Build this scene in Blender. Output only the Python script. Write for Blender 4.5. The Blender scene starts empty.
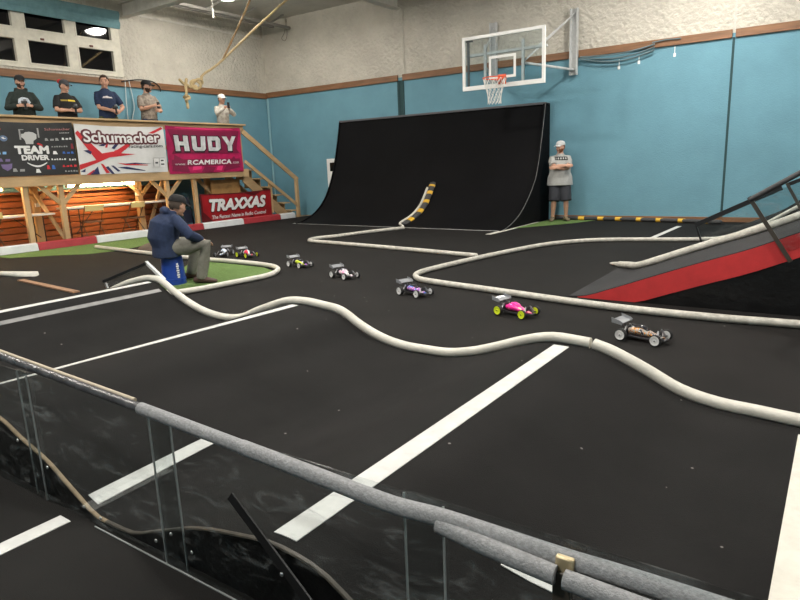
import bpy, bmesh, math, random
from math import sin, cos, pi, radians
from mathutils import Vector, Matrix, noise
from mathutils.bvhtree import BVHTree

random.seed(7)
SC = bpy.context.scene
COL = SC.collection

# ---------------------------------------------------------------- camera
def make_camera():
    yaw, pitch, roll, f = 0.6028, 0.2144, -0.0389, 619.1961
    F = Vector((-sin(yaw)*cos(pitch), cos(yaw)*cos(pitch), -sin(pitch)))
    r = Vector((cos(yaw), sin(yaw), 0)); u = r.cross(F)
    r2 = r*cos(roll)+u*sin(roll); u2 = -r*sin(roll)+u*cos(roll)
    cd = bpy.data.cameras.new('camera'); cam = bpy.data.objects.new('camera', cd); COL.objects.link(cam)
    cd.sensor_width = 36; cd.lens = f/800*36; cd.clip_start = .05; cd.clip_end = 200
    m = Matrix((r2, u2, -F)).transposed().to_4x4(); m.translation = Vector((0, 0, 1.4022))
    cam.matrix_world = m; SC.camera = cam
make_camera()

# ---------------------------------------------------------------- world, exposure, lamps
w = bpy.data.worlds.new('world'); SC.world = w; w.use_nodes = True
w.node_tree.nodes['Background'].inputs[0].default_value = (.02, .022, .028, 1)
w.node_tree.nodes['Background'].inputs[1].default_value = .3
SC.view_settings.view_transform = 'Standard'; SC.view_settings.look = 'None'
SC.view_settings.gamma = 1; SC.view_settings.use_curve_mapping = False
SC.view_settings.exposure = 0.18
LAMP_STRENGTH = 300.0          # round high bay lamps on the ceiling
TUBE_STRENGTH = 90.0          # warm tubes under the stand
LAMP_SPOTS = [(-11.9, 10.7), (-11.9, 3.6), (-7.2, 7.6), (-7.2, .6), (-2.0, 11.8), (-2.4, 4.4), (-2.4, -1.6), (3.4, 10.6), (3.4, 4.0)]
CEIL = 5.75
D, L, TR = 14.3822, -14.5921, 3.59

# ---------------------------------------------------------------- materials
def N(nt, t, **k):
    n = nt.nodes.new(t)
    for a, b in k.items(): setattr(n, a, b)
    return n
_mc = {}
def mat(name, col, rough=.6, nscale=0, namt=.0, bump=0, bscale=40, metal=0, spec=.5, col2=None, stretch=None, emit=0, sheen=0):
    if name in _mc: return _mc[name]
    m = bpy.data.materials.new(name); _mc[name] = m; m.use_nodes = True
    nt = m.node_tree; p = nt.nodes['Principled BSDF']
    p.inputs['Base Color'].default_value = (*col, 1); p.inputs['Roughness'].default_value = rough
    p.inputs['Metallic'].default_value = metal; p.inputs['Specular IOR Level'].default_value = spec
    if emit:
        p.inputs['Emission Color'].default_value = (*col, 1); p.inputs['Emission Strength'].default_value = emit
    tc = N(nt, 'ShaderNodeTexCoord'); mp = N(nt, 'ShaderNodeMapping'); nt.links.new(tc.outputs['Object'], mp.inputs[0])
    if stretch: mp.inputs['Scale'].default_value = stretch
    if nscale:
        no = N(nt, 'ShaderNodeTexNoise'); no.inputs['Scale'].default_value = nscale; no.inputs['Detail'].default_value = 5
        no.inputs['Roughness'].default_value = .65
        nt.links.new(mp.outputs[0], no.inputs['Vector'])
        cr = N(nt, 'ShaderNodeValToRGB'); nt.links.new(no.outputs['Fac'], cr.inputs[0])
        c2 = col2 or tuple(c*(1-namt) for c in col)
        c1 = col if col2 else tuple(min(1, c*(1+namt)) for c in col)
        cr.color_ramp.elements[0].position = .32; cr.color_ramp.elements[1].position = .68
        cr.color_ramp.elements[0].color = (*c2, 1); cr.color_ramp.elements[1].color = (*c1, 1)
        nt.links.new(cr.outputs[0], p.inputs['Base Color'])
    if bump:
        nb = N(nt, 'ShaderNodeTexNoise'); nb.inputs['Scale'].default_value = bscale; nb.inputs['Detail'].default_value = 4
        nt.links.new(mp.outputs[0], nb.inputs['Vector'])
        b = N(nt, 'ShaderNodeBump'); b.inputs['Strength'].default_value = bump; b.inputs['Distance'].default_value = .02
        nt.links.new(nb.outputs['Fac'], b.inputs['Height']); nt.links.new(b.outputs[0], p.inputs['Normal'])
    return m

def clear_mat(name, tint=(.93, .95, .95), scratch=.25, refl=1.0, sscale=6):
    m = bpy.data.materials.new(name); m.use_nodes = True; nt = m.node_tree; nt.nodes.clear()
    out = N(nt, 'ShaderNodeOutputMaterial'); tr = N(nt, 'ShaderNodeBsdfTransparent'); tr.inputs[0].default_value = (*tint, 1)
    gl = N(nt, 'ShaderNodeBsdfGlossy'); gl.inputs['Roughness'].default_value = .06; gl.inputs[0].default_value = (refl, refl, refl, 1)
    lw = N(nt, 'ShaderNodeLayerWeight'); lw.inputs['Blend'].default_value = .5
    pw_ = N(nt, 'ShaderNodeMath', operation='POWER'); nt.links.new(lw.outputs['Facing'], pw_.inputs[0]); pw_.inputs[1].default_value = 5
    fr = N(nt, 'ShaderNodeMath', operation='MULTIPLY_ADD'); nt.links.new(pw_.outputs[0], fr.inputs[0]); fr.inputs[1].default_value = .7; fr.inputs[2].default_value = .016
    mx = N(nt, 'ShaderNodeMixShader'); nt.links.new(fr.outputs[0], mx.inputs[0]); nt.links.new(tr.outputs[0], mx.inputs[1]); nt.links.new(gl.outputs[0], mx.inputs[2])
    df = N(nt, 'ShaderNodeBsdfDiffuse'); df.inputs[0].default_value = (.6, .62, .62, 1)
    tc = N(nt, 'ShaderNodeTexCoord'); mp = N(nt, 'ShaderNodeMapping'); mp.inputs['Scale'].default_value = (1, 1, 3.2); mp.inputs['Rotation'].default_value = (0, .5, 0)
    nt.links.new(tc.outputs['Object'], mp.inputs[0])
    no = N(nt, 'ShaderNodeTexNoise'); no.inputs['Scale'].default_value = sscale; no.inputs['Detail'].default_value = 7; no.inputs['Roughness'].default_value = .7
    no.inputs['Distortion'].default_value = 1.6
    nt.links.new(mp.outputs[0], no.inputs['Vector'])
    cr = N(nt, 'ShaderNodeValToRGB'); cr.color_ramp.elements[0].position = .53; cr.color_ramp.elements[1].position = .74
    cr.color_ramp.elements[0].color = (0, 0, 0, 1); cr.color_ramp.elements[1].color = (scratch, scratch, scratch, 1)
    nt.links.new(no.outputs['Fac'], cr.inputs[0])
    m2 = N(nt, 'ShaderNodeMixShader'); nt.links.new(cr.outputs[0], m2.inputs[0]); nt.links.new(mx.outputs[0], m2.inputs[1]); nt.links.new(df.outputs[0], m2.inputs[2])
    nt.links.new(m2.outputs[0], out.inputs[0])
    return m

def livery(name, cols, scale=18, seed=0.0, rough=.3):
    """hard edged paint patches on a car shell"""
    m = mat(name, cols[0], rough); nt = m.node_tree; p = nt.nodes['Principled BSDF']
    tc = N(nt, 'ShaderNodeTexCoord'); mp = N(nt, 'ShaderNodeMapping'); mp.inputs['Location'].default_value = (seed, seed*.7, seed*.3)
    mp.inputs['Scale'].default_value = (1, 1.6, .6)
    nt.links.new(tc.outputs['Object'], mp.inputs[0])
    no = N(nt, 'ShaderNodeTexNoise'); no.inputs['Scale'].default_value = scale; no.inputs['Detail'].default_value = 1
    nt.links.new(mp.outputs[0], no.inputs['Vector'])
    cr = N(nt, 'ShaderNodeValToRGB'); cr.color_ramp.interpolation = 'CONSTANT'; nt.links.new(no.outputs['Fac'], cr.inputs[0])
    k = len(cols); lo, hi = .36, .64
    cr.color_ramp.elements[0].color = (*cols[0], 1); cr.color_ramp.elements[0].position = 0
    cr.color_ramp.elements[1].color = (*cols[1], 1); cr.color_ramp.elements[1].position = lo+(hi-lo)/k
    for i in range(2, k):
        e = cr.color_ramp.elements.new(lo+(hi-lo)*i/k); e.color = (*cols[i], 1)
    nt.links.new(cr.outputs[0], p.inputs['Base Color'])
    return m

CARPET = mat('black_carpet', (.0112, .0105, .0101), .86, 1.3, .25, .25, 220, spec=.16)
CARPET_B = mat('black_roller_carpet', (.0098, .0094, .0093), .86, 1.6, .28, .25, 220, spec=.15)
def specks(m, scale, size):
    nt = m.node_tree; p = nt.nodes['Principled BSDF']; src = p.inputs['Base Color'].links[0].from_socket
    tc = N(nt, 'ShaderNodeTexCoord'); v = N(nt, 'ShaderNodeTexVoronoi'); v.inputs['Scale'].default_value = scale; nt.links.new(tc.outputs['Object'], v.inputs['Vector'])
    lt = N(nt, 'ShaderNodeMath', operation='LESS_THAN'); nt.links.new(v.outputs['Distance'], lt.inputs[0]); lt.inputs[1].default_value = size
    mx = N(nt, 'ShaderNodeMix', data_type='RGBA'); nt.links.new(lt.outputs[0], mx.inputs['Factor']); nt.links.new(src, mx.inputs['A']); mx.inputs['B'].default_value = (.22, .21, .2, 1)
    nt.links.new(mx.outputs['Result'], p.inputs['Base Color'])
specks(CARPET, 4.0, .03); specks(CARPET_B, 4.5, .03)
CARPET_G = mat('grey_ramp_carpet', (.034, .034, .036), .9, 2.0, .15, .2, 220, spec=.2)
CARPET_W = mat('wall_ride_felt', (.0032, .0032, .0040), .75, .8, .3, .15, 150, spec=.12)
PLY_B = mat('black_painted_plywood', (.006, .006, .0065), .3, 3, .5, .35, 14, spec=.45)
GYM = mat('gym_floor_boards', (.30, .19, .10), .45, 4, .3, stretch=(1, .15, 1))
TURF = mat('green_turf', (.14, .225, .075), .95, 30, .3, .6, 400, spec=.1)
TAPE = mat('white_tape', (.54, .54, .53), .6, 9, .1)
TAPE_G = mat('worn_grey_tape', (.2, .2, .2), .6, 9, .2)
HOSE = mat('white_hose', (.60, .58, .52), .55, 7, .1, .15, 60)
HOSE_D = mat('dirty_white_hose', (.62, .60, .54), .6, 14, .0, .2, 60, col2=(.38, .36, .32))
FOAM = mat('grey_pipe_foam', (.26, .265, .275), .8, 90, .22, .3, 160, spec=.25)
FOAM_D = mat('dark_shiny_wrap', (.06, .06, .065), .25, 12, .4, .4, 30)
BLACKM = mat('black_metal', (.012, .012, .013), .35, metal=.0)
BROWNM = mat('dark_bronze_bar', (.045, .038, .03), .45, 10, .2)
STEEL = mat('galvanised_steel', (.45, .46, .46), .4, 20, .15, metal=.8)
GREYP = mat('pale_grey_painted_steel', (.52, .53, .53), .5, 12, .12)
WHITEP = mat('white_painted_steel', (.82, .82, .80), .45)
TEAL = mat('teal_wall_paint', (.150, .315, .395), .75, 1.1, .07, .35, 45, spec=.25)
TEAL_S = mat('dark_teal_seam', (.022, .062, .068), .8)
TEAL_P = mat('pale_teal_conduit', (.26, .46, .52), .6)
TEAL_F = mat('teal_fabric_blind', (.14, .27, .30), .8, 6, .15, .3, 20)
def plaster():
    m = mat('rough_white_plaster', (.57, .54, .475), .9, 1.5, .1, spec=.15); nt = m.node_tree; p = nt.nodes['Principled BSDF']
    tc = N(nt, 'ShaderNodeTexCoord'); v = N(nt, 'ShaderNodeTexNoise'); v.inputs['Scale'].default_value = 11; v.inputs['Detail'].default_value = 6; v.inputs['Distortion'].default_value = .25
    nt.links.new(tc.outputs['Object'], v.inputs['Vector'])
    b = N(nt, 'ShaderNodeBump'); b.inputs['Strength'].default_value = .9; b.inputs['Distance'].default_value = .09
    nt.links.new(v.outputs['Fac'], b.inputs['Height']); nt.links.new(b.outputs[0], p.inputs['Normal'])
    return m
PLASTER = plaster()
CEILM = mat('ceiling_paint', (.5, .48, .43), .9, 2, .1, .3, 12)
BEAMP = mat('white_beam_paint', (.62, .60, .55), .7, 5, .12)
TRIMW = mat('brown_wood_trim', (.21, .10, .045), .55, 5, .3, stretch=(.25, .25, 3))
LUM = mat('new_pine_lumber', (.50, .34, .18), .65, 5, .16, .1, 40, stretch=(1, .3, 1))
LUM_V = mat('pine_post_lumber', (.52, .35, .185), .65, 6, .14, .1, 40, stretch=(1, 1, .25))
BLEACH = mat('varnished_bleacher_boards', (.27, .085, .03), .35, 5, .3, stretch=(1, .15, 2.5))
BLEACH_D = mat('dark_bleacher_gap', (.05, .018, .008), .6)
WINW = mat('cream_window_paint', (.66, .63, .54), .6, 8, .1)
NIGHT = mat('night_window_glass', (.004, .004, .005), .04, spec=.5)
RED = mat('red_paint', (.50, .028, .03), .6, 5, .12)
CURBR = mat('red_curb_paint', (.36, .03, .04), .55, 6, .15)
CURBW = mat('white_curb_paint', (.66, .68, .70), .5, 6, .08)
YEL = mat('yellow_hazard_tape', (.72, .42, .03), .5)
FOAMK = mat('charcoal_foam', (.05, .05, .052), .8, 60, .25)
BLUEB = mat('blue_bucket_plastic', (.012, .05, .30), .35)
ROPE = mat('tan_rope', (.50, .38, .20), .85, 60, .2, .4, 120)
ROPE_D = mat('brown_rope', (.30, .19, .09), .85, 60, .2, .4, 120)
ORANGE = mat('orange_rim_paint', (.75, .10, .03), .4)
NETW = mat('white_net_cord', (.75, .74, .70), .8)
PAPER = mat('white_plastic_top', (.78, .78, .76), .4)
CHAIRY = mat('pale_yellow_chair_vinyl', (.62, .48, .20), .5)
CHAIRB = mat('brown_chair_steel', (.10, .06, .035), .4)
RUBBER = mat('black_rubber', (.015, .015, .016), .8)
LAMP = mat('lamp_glow', (1, .95, .87), .5, emit=LAMP_STRENGTH)
TUBE = mat('tube_glow', (1, .66, .30), .5, emit=TUBE_STRENGTH)
SKIN = mat('light_skin', (.56, .31, .215), .55, 14, .08)
CLEAR = clear_mat('clear_scratched_sheet', (.90, .92, .92), .16, 1.0, 5)
CLEAR_BB = clear_mat('clear_backboard_glass', (.90, .94, .95), .10, 1.0, 3)
WINGM = mat('pale_grey_lexan', (.27, .28, .30), .25)

# ---------------------------------------------------------------- mesh helpers
class MB:
    def __init__(s): s.v = []; s.f = []; s.m = []
    def add(s, vs, fs, mi=0):
        o = len(s.v); s.v += [Vector(v) for v in vs]; s.f += [tuple(i+o for i in f) for f in fs]; s.m += [mi]*len(fs); return s
    def box(s, a, b, mi=0, M=None):
        x0, y0, z0 = a; x1, y1, z1 = b
        vs = [Vector(p) for p in ((x0,y0,z0),(x1,y0,z0),(x1,y1,z0),(x0,y1,z0),(x0,y0,z1),(x1,y0,z1),(x1,y1,z1),(x0,y1,z1))]
        if M: vs = [M@v for v in vs]
        return s.add(vs, [(0,3,2,1),(4,5,6,7),(0,1,5,4),(1,2,6,5),(2,3,7,6),(3,0,4,7)], mi)
    def cbox(s, c, d, mi=0, M=None):
        return s.box([c[i]-d[i]/2 for i in range(3)], [c[i]+d[i]/2 for i in range(3)], mi, M)
    def bar(s, p, q, wd, th, up=(0,0,1), mi=0):
        p, q = Vector(p), Vector(q); t = (q-p); ln = t.length; t.normalize(); up = Vector(up)
        a = up.cross(t)
        if a.length < 1e-4: a = Vector((1,0,0)).cross(t)
        a.normalize(); b = t.cross(a)
        M = Matrix((a, b, t)).transposed().to_4x4(); M.translation = p
        return s.box((-wd/2, -th/2, 0), (wd/2, th/2, ln), mi, M)
    def loft(s, path, rad, seg=12, ref=(0,1,0), cap=0, mi=0, cyc=False):
        """rad: number or (a along ref, b) per station; cap: 0 flat, 1 round"""
        P = [Vector(p) for p in path]; R = [(r, r) if isinstance(r, (int, float)) else tuple(r) for r in (rad if isinstance(rad, (list,)) else [rad]*len(P))]
        n = len(P); T = []
        for i in range(n):
            if cyc: t = P[(i+1) % n]-P[i-1]
            else: t = P[min(i+1, n-1)]-P[max(i-1, 0)]
            if t.length < 1e-9: t = Vector((0,0,1))
            T.append(t.normalized())
        st = []
        if cap and not cyc:
            r = min(R[0]); st += [(P[0]-T[0]*r*sin(a), (R[0][0]*cos(a), R[0][1]*cos(a)), T[0]) for a in (1.45, 1.0, .5)]
        st += list(zip(P, R, T))
        if cap and not cyc:
            r = min(R[-1]); st += [(P[-1]+T[-1]*r*sin(a), (R[-1][0]*cos(a), R[-1][1]*cos(a)), T[-1]) for a in (.5, 1.0, 1.45)]
        vs = []; ref = Vector(ref)
        for p, r, t in st:
            a = ref-t*ref.dot(t)
            if a.length < .05: a = t.orthogonal()
            a.normalize(); b = t.cross(a)
            if not isinstance(rad, list) or True: ref = a if not cyc and abs(ref.dot(t)) > .9 else ref
            for k in range(seg):
                g = 2*pi*k/seg; vs.append(p+a*cos(g)*r[0]+b*sin(g)*r[1])
        m = len(st); fs = []
        for i in range(m if cyc else m-1):
            j = (i+1) % m
            for k in range(seg):
                k2 = (k+1) % seg; fs.append((i*seg+k, i*seg+k2, j*seg+k2, j*seg+k))
        if not cyc: fs += [tuple(range(seg-1, -1, -1)), tuple((m-1)*seg+k for k in range(seg))]
        return s.add(vs, fs, mi)
    def lathe(s, o, axis, ref, prof, seg=24, mi=0):
        o = Vector(o); A = Vector(axis); B = Vector(ref); Cc = A.cross(B)
        vs = [o+A*h+(B*cos(2*pi*k/seg)+Cc*sin(2*pi*k/seg))*r for h, r in prof for k in range(seg)]; m = len(prof)
        fs = [(i*seg+k, i*seg+(k+1) % seg, (i+1)*seg+(k+1) % seg, (i+1)*seg+k) for i in range(m-1) for k in range(seg)]
        fs += [tuple(range(seg-1, -1, -1)), tuple((m-1)*seg+k for k in range(seg))]; return s.add(vs, fs, mi)
    def cyl(s, p, q, r, r2=None, seg=16, mi=0): return s.loft([p, q], [r, r if r2 is None else r2], seg, mi=mi)
    def ell(s, c, r, M=None, nu=16, nv=10, mi=0):
        vs = []; c = Vector(c)
        for i in range(1, nv):
            th = pi*i/nv
            for k in range(nu):
                g = 2*pi*k/nu; p = Vector((r[0]*sin(th)*cos(g), r[1]*sin(th)*sin(g), r[2]*cos(th))); vs.append(c+(M@p if M else p))
        top = Vector((0,0,r[2])); t2 = -top
        vs += [c+(M@top if M else top), c+(M@t2 if M else t2)]; a = (nv-1)*nu; fs = []
        for i in range(nv-2):
            for k in range(nu): k2 = (k+1) % nu; fs.append((i*nu+k, (i+1)*nu+k, (i+1)*nu+k2, i*nu+k2))
        for k in range(nu): k2 = (k+1) % nu; fs.append((a, k, k2)); fs.append((a+1, (nv-2)*nu+k2, (nv-2)*nu+k))
        return s.add(vs, fs, mi)
    def prism(s, poly, axis, h0, h1, mi=0):
        """poly of 2D points in the plane normal to axis ('x': (y,z), 'y': (x,z), 'z': (x,y))"""
        def P(u, v, h): return {'x': (h, u, v), 'y': (u, h, v), 'z': (u, v, h)}[axis]
        n = len(poly); vs = [P(u, v, h0) for u, v in poly]+[P(u, v, h1) for u, v in poly]
        fs = [tuple(range(n)), tuple(range(2*n-1, n-1, -1))]+[(i, i+n, (i+1) % n+n, (i+1) % n) for i in range(n)]
        return s.add(vs, fs, mi)
    def sheet(s, rows, th, mi=0, nrm=(0,0,1)):
        """solid sheet: grid rows of points, thickened downwards along nrm"""
        n = len(rows); m = len(rows[0]); nr = Vector(nrm)*th; vs = [Vector(p) for r in rows for p in r]; k = len(vs); vs += [v-nr for v in vs]; fs = []
        for i in range(n-1):
            for j in range(m-1):
                q = (i*m+j, (i+1)*m+j, (i+1)*m+j+1, i*m+j+1); fs.append(q); fs.append(tuple(x+k for x in reversed(q)))
        for i in range(n-1):
            fs.append((i*m, i*m+k, (i+1)*m+k, (i+1)*m)); fs.append((i*m+m-1, (i+1)*m+m-1, (i+1)*m+m-1+k, i*m+m-1+k))
        for j in range(m-1):
            fs.append((j, j+1, j+1+k, j+k)); a = (n-1)*m; fs.append((a+j, a+j+k, a+j+1+k, a+j+1))
        return s.add(vs, fs, mi)

def catmull(pts, per=8):
    P = [Vector(p) for p in pts]; P = [P[0]*2-P[1]]+P+[P[-1]*2-P[-2]]; out = []
    for i in range(1, len(P)-2):
        for k in range(per):
            t = k/per; a, b, c, d = P[i-1:i+3]
            out.append(.5*((2*b)+(c-a)*t+(2*a-5*b+4*c-d)*t*t+(3*b-a-3*c+d)*t**3))
    out.append(P[-2].copy()); return out

MW = {}     # world matrices of the empties
def link(me, name, parent=None):
    o = bpy.data.objects.new(name, me); COL.objects.link(o)
    if parent is not None: o.parent = parent
    return o
def finish(me, mats, smooth, angle):
    for m in (mats if isinstance(mats, (list, tuple)) else [mats]): me.materials.append(m)
    bm = bmesh.new(); bm.from_mesh(me); bmesh.ops.recalc_face_normals(bm, faces=bm.faces); bm.to_mesh(me); bm.free()
    if smooth:
        for p in me.polygons: p.use_smooth = True
        me.set_sharp_from_angle(angle=radians(angle))
def tag(o, label=None, cat=None, group=None, kind=None):
    if label: o['label'] = label
    if cat: o['category'] = cat
    if group: o['group'] = group
    if kind: o['kind'] = kind
    return o
def obj(name, mb, mats, parent=None, label=None, cat=None, group=None, kind=None, smooth=True, angle=35, world=False, bevel=0):
    me = bpy.data.meshes.new(name); me.from_pydata([tuple(v) for v in mb.v], [], mb.f)
    for p, i in zip(me.polygons, mb.m): p.material_index = i
    finish(me, mats, smooth, angle)
    o = link(me, name, parent)
    if parent is None:
        xs = [v.co for v in me.vertices]; lo = Vector([min(v[i] for v in xs) for i in range(3)]); hi = Vector([max(v[i] for v in xs) for i in range(3)])
        c = Vector(((lo.x+hi.x)/2, (lo.y+hi.y)/2, lo.z)); me.transform(Matrix.Translation(-c)); o.location = c
        MW[o.name] = Matrix.Translation(c)
    elif world:
        me.transform(MW[parent.name].inverted()); MW[o.name] = MW[parent.name]
    else: MW[o.name] = MW.get(parent.name, Matrix())
    if bevel:
        b = o.modifiers.new('bevel', 'BEVEL'); b.width = bevel; b.segments = 2; b.limit_method = 'ANGLE'; b.angle_limit = radians(40)
    return tag(o, label, cat, group, kind)
def thing(name, label, cat, loc=(0,0,0), rz=0, group=None):
    o = bpy.data.objects.new(name, None); COL.objects.link(o); o.location = loc; o.rotation_euler = (0, 0, rz); o.empty_display_size = .1
    MW[o.name] = Matrix.Translation(Vector(loc))@Matrix.Rotation(rz, 4, 'Z')
    return tag(o, label, cat, group)
def struct(name, mb, mats, **k): return obj(name, mb, mats, kind='structure', **k)
def dup(root, loc, rz, label):
    r = root.copy(); COL.objects.link(r); r.location = loc; r.rotation_euler = (0, 0, rz); r['label'] = label
    for ch in list(root.children):
        c = ch.copy(); COL.objects.link(c); c.parent = r
        for g in list(ch.children):
            d = g.copy(); COL.objects.link(d); d.parent = c
    return r

# ================================================================= ROOM
X1, Y0 = 8.0, -5.0
mb = MB(); mb.box((-13.02, Y0, -.06), (X1, D, 0), 0); mb.box((L, Y0, -.06), (-13.02, D, 0), 1)
struct('floor', mb, [CARPET, GYM], smooth=False)
mb = MB(); mb.box((L-.2, D, 0), (X1+.2, D+.2, TR+.08), 1); mb.box((L-.2, D, TR+.08), (X1+.2, D+.2, CEIL), 0)
struct('wall_back', mb, [PLASTER, TEAL], smooth=False)
mb = MB()
mb.box((L-.2, Y0, 0), (L, D, TR+.08), 1); mb.box((L-.2, Y0, TR+.08), (L, D, 3.72), 0)
WY0, WY1, WZ0, WZ1 = 4.9, 9.56, 3.77, 5.02
mb.box((L-.2, Y0, 3.72), (L, WY0, CEIL), 0); mb.box((L-.2, WY1, 3.72), (L, D, CEIL), 0); mb.box((L-.2, WY0, WZ1), (L, WY1, CEIL), 0)
mb.box((L-.2, WY0, 3.72), (L, WY1, WZ0), 0)
struct('wall_left', mb, [PLASTER, TEAL], smooth=False)
mb = MB(); mb.box((X1, Y0, 0), (X1+.2, D, TR), 1); mb.box((X1, Y0, TR), (X1+.2, D, CEIL), 0); struct('wall_right', mb, [PLASTER, TEAL], smooth=False)
mb = MB(); mb.box((L, Y0-.2, 0), (X1, Y0, TR), 1); mb.box((L, Y0-.2, TR), (X1, Y0, CEIL), 0); struct('wall_front', mb, [PLASTER, TEAL], smooth=False)
mb = MB(); mb.box((L-.2, Y0-.2, CEIL), (X1+.2, D+.2, CEIL+.15)); struct('ceiling', mb, CEILM, smooth=False)

# wood trim where the paint changes, in lengths
n = 1
for a, b in ((L, -9.68), (-9.52, -4.99), (-4.81, -1.78), (-1.72, X1)):
    mb = MB(); mb.box((a, D-.05, TR-.01), (b, D, TR+.145)); struct('trim_%d' % n, mb, TRIMW, bevel=.006); n += 1
mb = MB(); mb.box((L, Y0, TR-.04), (L+.05, D-.05, TR+.12)); struct('trim_%d' % n, mb, TRIMW, bevel=.006); n += 1
# dark seams / columns on the back wall
mb = MB(); mb.box((-9.70, D-.03, 0), (-9.64, D, TR)); mb.box((-9.64, D-.012, 0), (-9.56, D, TR), 1); mb.box((-9.56, D-.03, 0), (-9.50, D, TR)); struct('trim_%d' % n, mb, [TEAL_S, TEAL_S]); n += 1
mb = MB(); mb.box((-9.74, D-.035, TR+.14), (-9.46, D, 5.33)); struct('trim_%d' % n, mb, PLASTER); n += 1
mb = MB(); mb.box((-1.772, D-.012, 0), (-1.728, D, TR)); struct('trim_%d' % n, mb, TEAL_S); n += 1  # shadow line of the narrow gap, painted as a dark strip
mb = MB(); mb.box((-1.765, D-.008, TR+.14), (-1.735, D, CEIL)); struct('trim_%d' % n, mb, BEAMP); n += 1
mb = MB(); mb.cyl((L+.05, D-.05, 0), (L+.05, D-.05, TR-.04), .03); struct('trim_%d' % n, mb, TEAL_P); n += 1
mb = MB(); mb.box((-5.35, D-.04, 0), (X1, D, .10)); struct('baseboard_back', mb, TRIMW, bevel=.005)
# ceiling steel: beams across, a beam out from the back-wall column, light chords
def ibeam(p, q, h, wd):
    mb = MB(); p = Vector(p); q = Vector(q)
    for dz, hh, ww in ((0, .02, wd), (h/2, h, .02), (h, .02, wd)): mb.bar(p+Vector((0,0,dz)), q+Vector((0,0,dz)), ww, hh)
    return mb
struct('trim_%d' % n, ibeam((L+.02, 9.75, 5.18), (X1, 9.75, 5.18), .3, .2), BEAMP); n += 1
struct('trim_%d' % n, ibeam((-9.6, D-.05, 5.34), (-9.6, Y0, 5.34), .26, .24), BEAMP); n += 1
struct('trim_%d' % n, ibeam((-1.75, D-.02, 5.4), (-1.75, Y0, 5.4), .26, .2), BEAMP); n += 1
mb = MB(); mb.bar((-13.35, D-.1, 5.42), (-13.35, 9.9, 5.42), .07, .07); mb.bar((-14.0, D-.1, 5.55), (-14.0, 9.9, 5.55), .06, .06)
for k in range(4): mb.bar((-13.35, 10.2+k*1.1, 5.44), (-13.35, 10.75+k*1.1, CEIL), .045, .045)
struct('trim_%d' % n, mb, mat('grey_truss_paint', (.24,.23,.21), .7)); n += 1
mb = MB(); mb.box((L, 9.9, 5.27), (L+.035, D, 5.31)); struct('trim_%d' % n, mb, BEAMP); n += 1

# window in the left wall
mb = MB()
cols = [(5.12, 5.97), (6.24, 7.09), (7.37, 8.22), (8.49, 9.34)]; rows = [(3.88, 4.345), (4.59, 5.0)]
ys = [WY0]+[v for c in cols for v in c]+[WY1]; zs = [WZ0]+[v for r in rows for v in r]+[WZ1]
for i in range(0, len(ys), 2): mb.box((L-.16, ys[i], WZ0), (L+.03, ys[i+1], WZ1))
for j in range(0, len(zs), 2):
    for c in cols: mb.box((L-.16, c[0], zs[j]), (L+.03, c[1], zs[j+1]))
win = struct('window_1', mb, WINW, smooth=False)
for c in cols:
    for r in rows:
        g = MB(); y0, y1, z0, z1 = c[0], c[1], r[0], r[1]
        for a, b in (((y0-.03, z0-.03), (y1+.03, z0)), ((y0-.03, z1), (y1+.03, z1+.03)), ((y0-.03, z0), (y0, z1)), ((y1, z0), (y1+.03, z1))):
            g.box((L+.03, a[0], a[1]), (L+.045, b[0], b[1]))
        s = obj('sash', g, WINW, win, world=True, smooth=False)
        g = MB(); g.box((L-.06, y0, z0), (L-.045, y1, z1)); obj('pane', g, NIGHT, s, world=True, smooth=False)
        if r[0] < 4:
            g = MB(); g.cbox((L+.055, (y0+y1)/2-.12, z1+.05), (.03, .07, .04)); obj('latch', g, mat('rusty_latch', (.12, .035, .02), .6), s, world=True)
rows_ = []
for i in range(7):
    z = 5.27-i*.065
    rows_.append([(L+.09+.022*sin(i*1.9+y*1.3)+(.02 if i < 3 else 0), y, z-.0) for y in [4.7+k*(9.58-4.7)/16 for k in range(17)]])
mb = MB(); mb.sheet(rows_, .02, nrm=(1, 0, 0)); mb.box((L, 4.7, 5.2), (L+.1, 9.58, 5.27))
obj('window_blind', mb, TEAL_F, label='bunched teal fabric blind hanging over the top of the window', cat='blind')

# lamps
LAMP_DIM = mat('dimmed_lamp_glow', (1, .94, .84), .5, emit=LAMP_STRENGTH*.55)  # weaker glow for the left lamps, added to keep the upper left wall darker
def lamp(x, y, label):
    t = thing('ceiling_lamp', label, 'lamp', (x, y, 5.44), 0, 'round high bay ceiling lamps')
    mb = MB(); prof = [(.30, 0), (.31, .05), (.22, .12), (.12, .16), (.11, .24), (.03, .26)]
    for i in range(len(prof)-1): pass
    mb.loft([(0, 0, z) for r, z in prof], [r for r, z in prof], 24); obj('housing', mb, GREYP, t)
    mb = MB(); mb.lathe((0,0,0), (0,0,1), (1,0,0), [(-.13,.06),(-.12,.14),(-.09,.21),(-.05,.255),(-.002,.28)]); obj('lens', mb, LAMP_DIM if x < -11 else LAMP, t, label='glowing round lamp lens')
    mb = MB(); mb.cyl((0, 0, .26), (0, 0, CEIL-5.44), .012); obj('hanger_rod', mb, STEEL, t)
names = ['above the right end of the deck, by the hanging rope', 'over the far left side of the track', 'over the middle of the infield', 'over the left of the near lane', 'in front of the basketball backboard', 'over the near straight', 'behind the camera end of the hall', 'over the far right ramp', 'over the near right corner']
for (x, y), nm in zip(LAMP_SPOTS, names): lamp(x, y, 'round white ceiling lamp '+nm)

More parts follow.
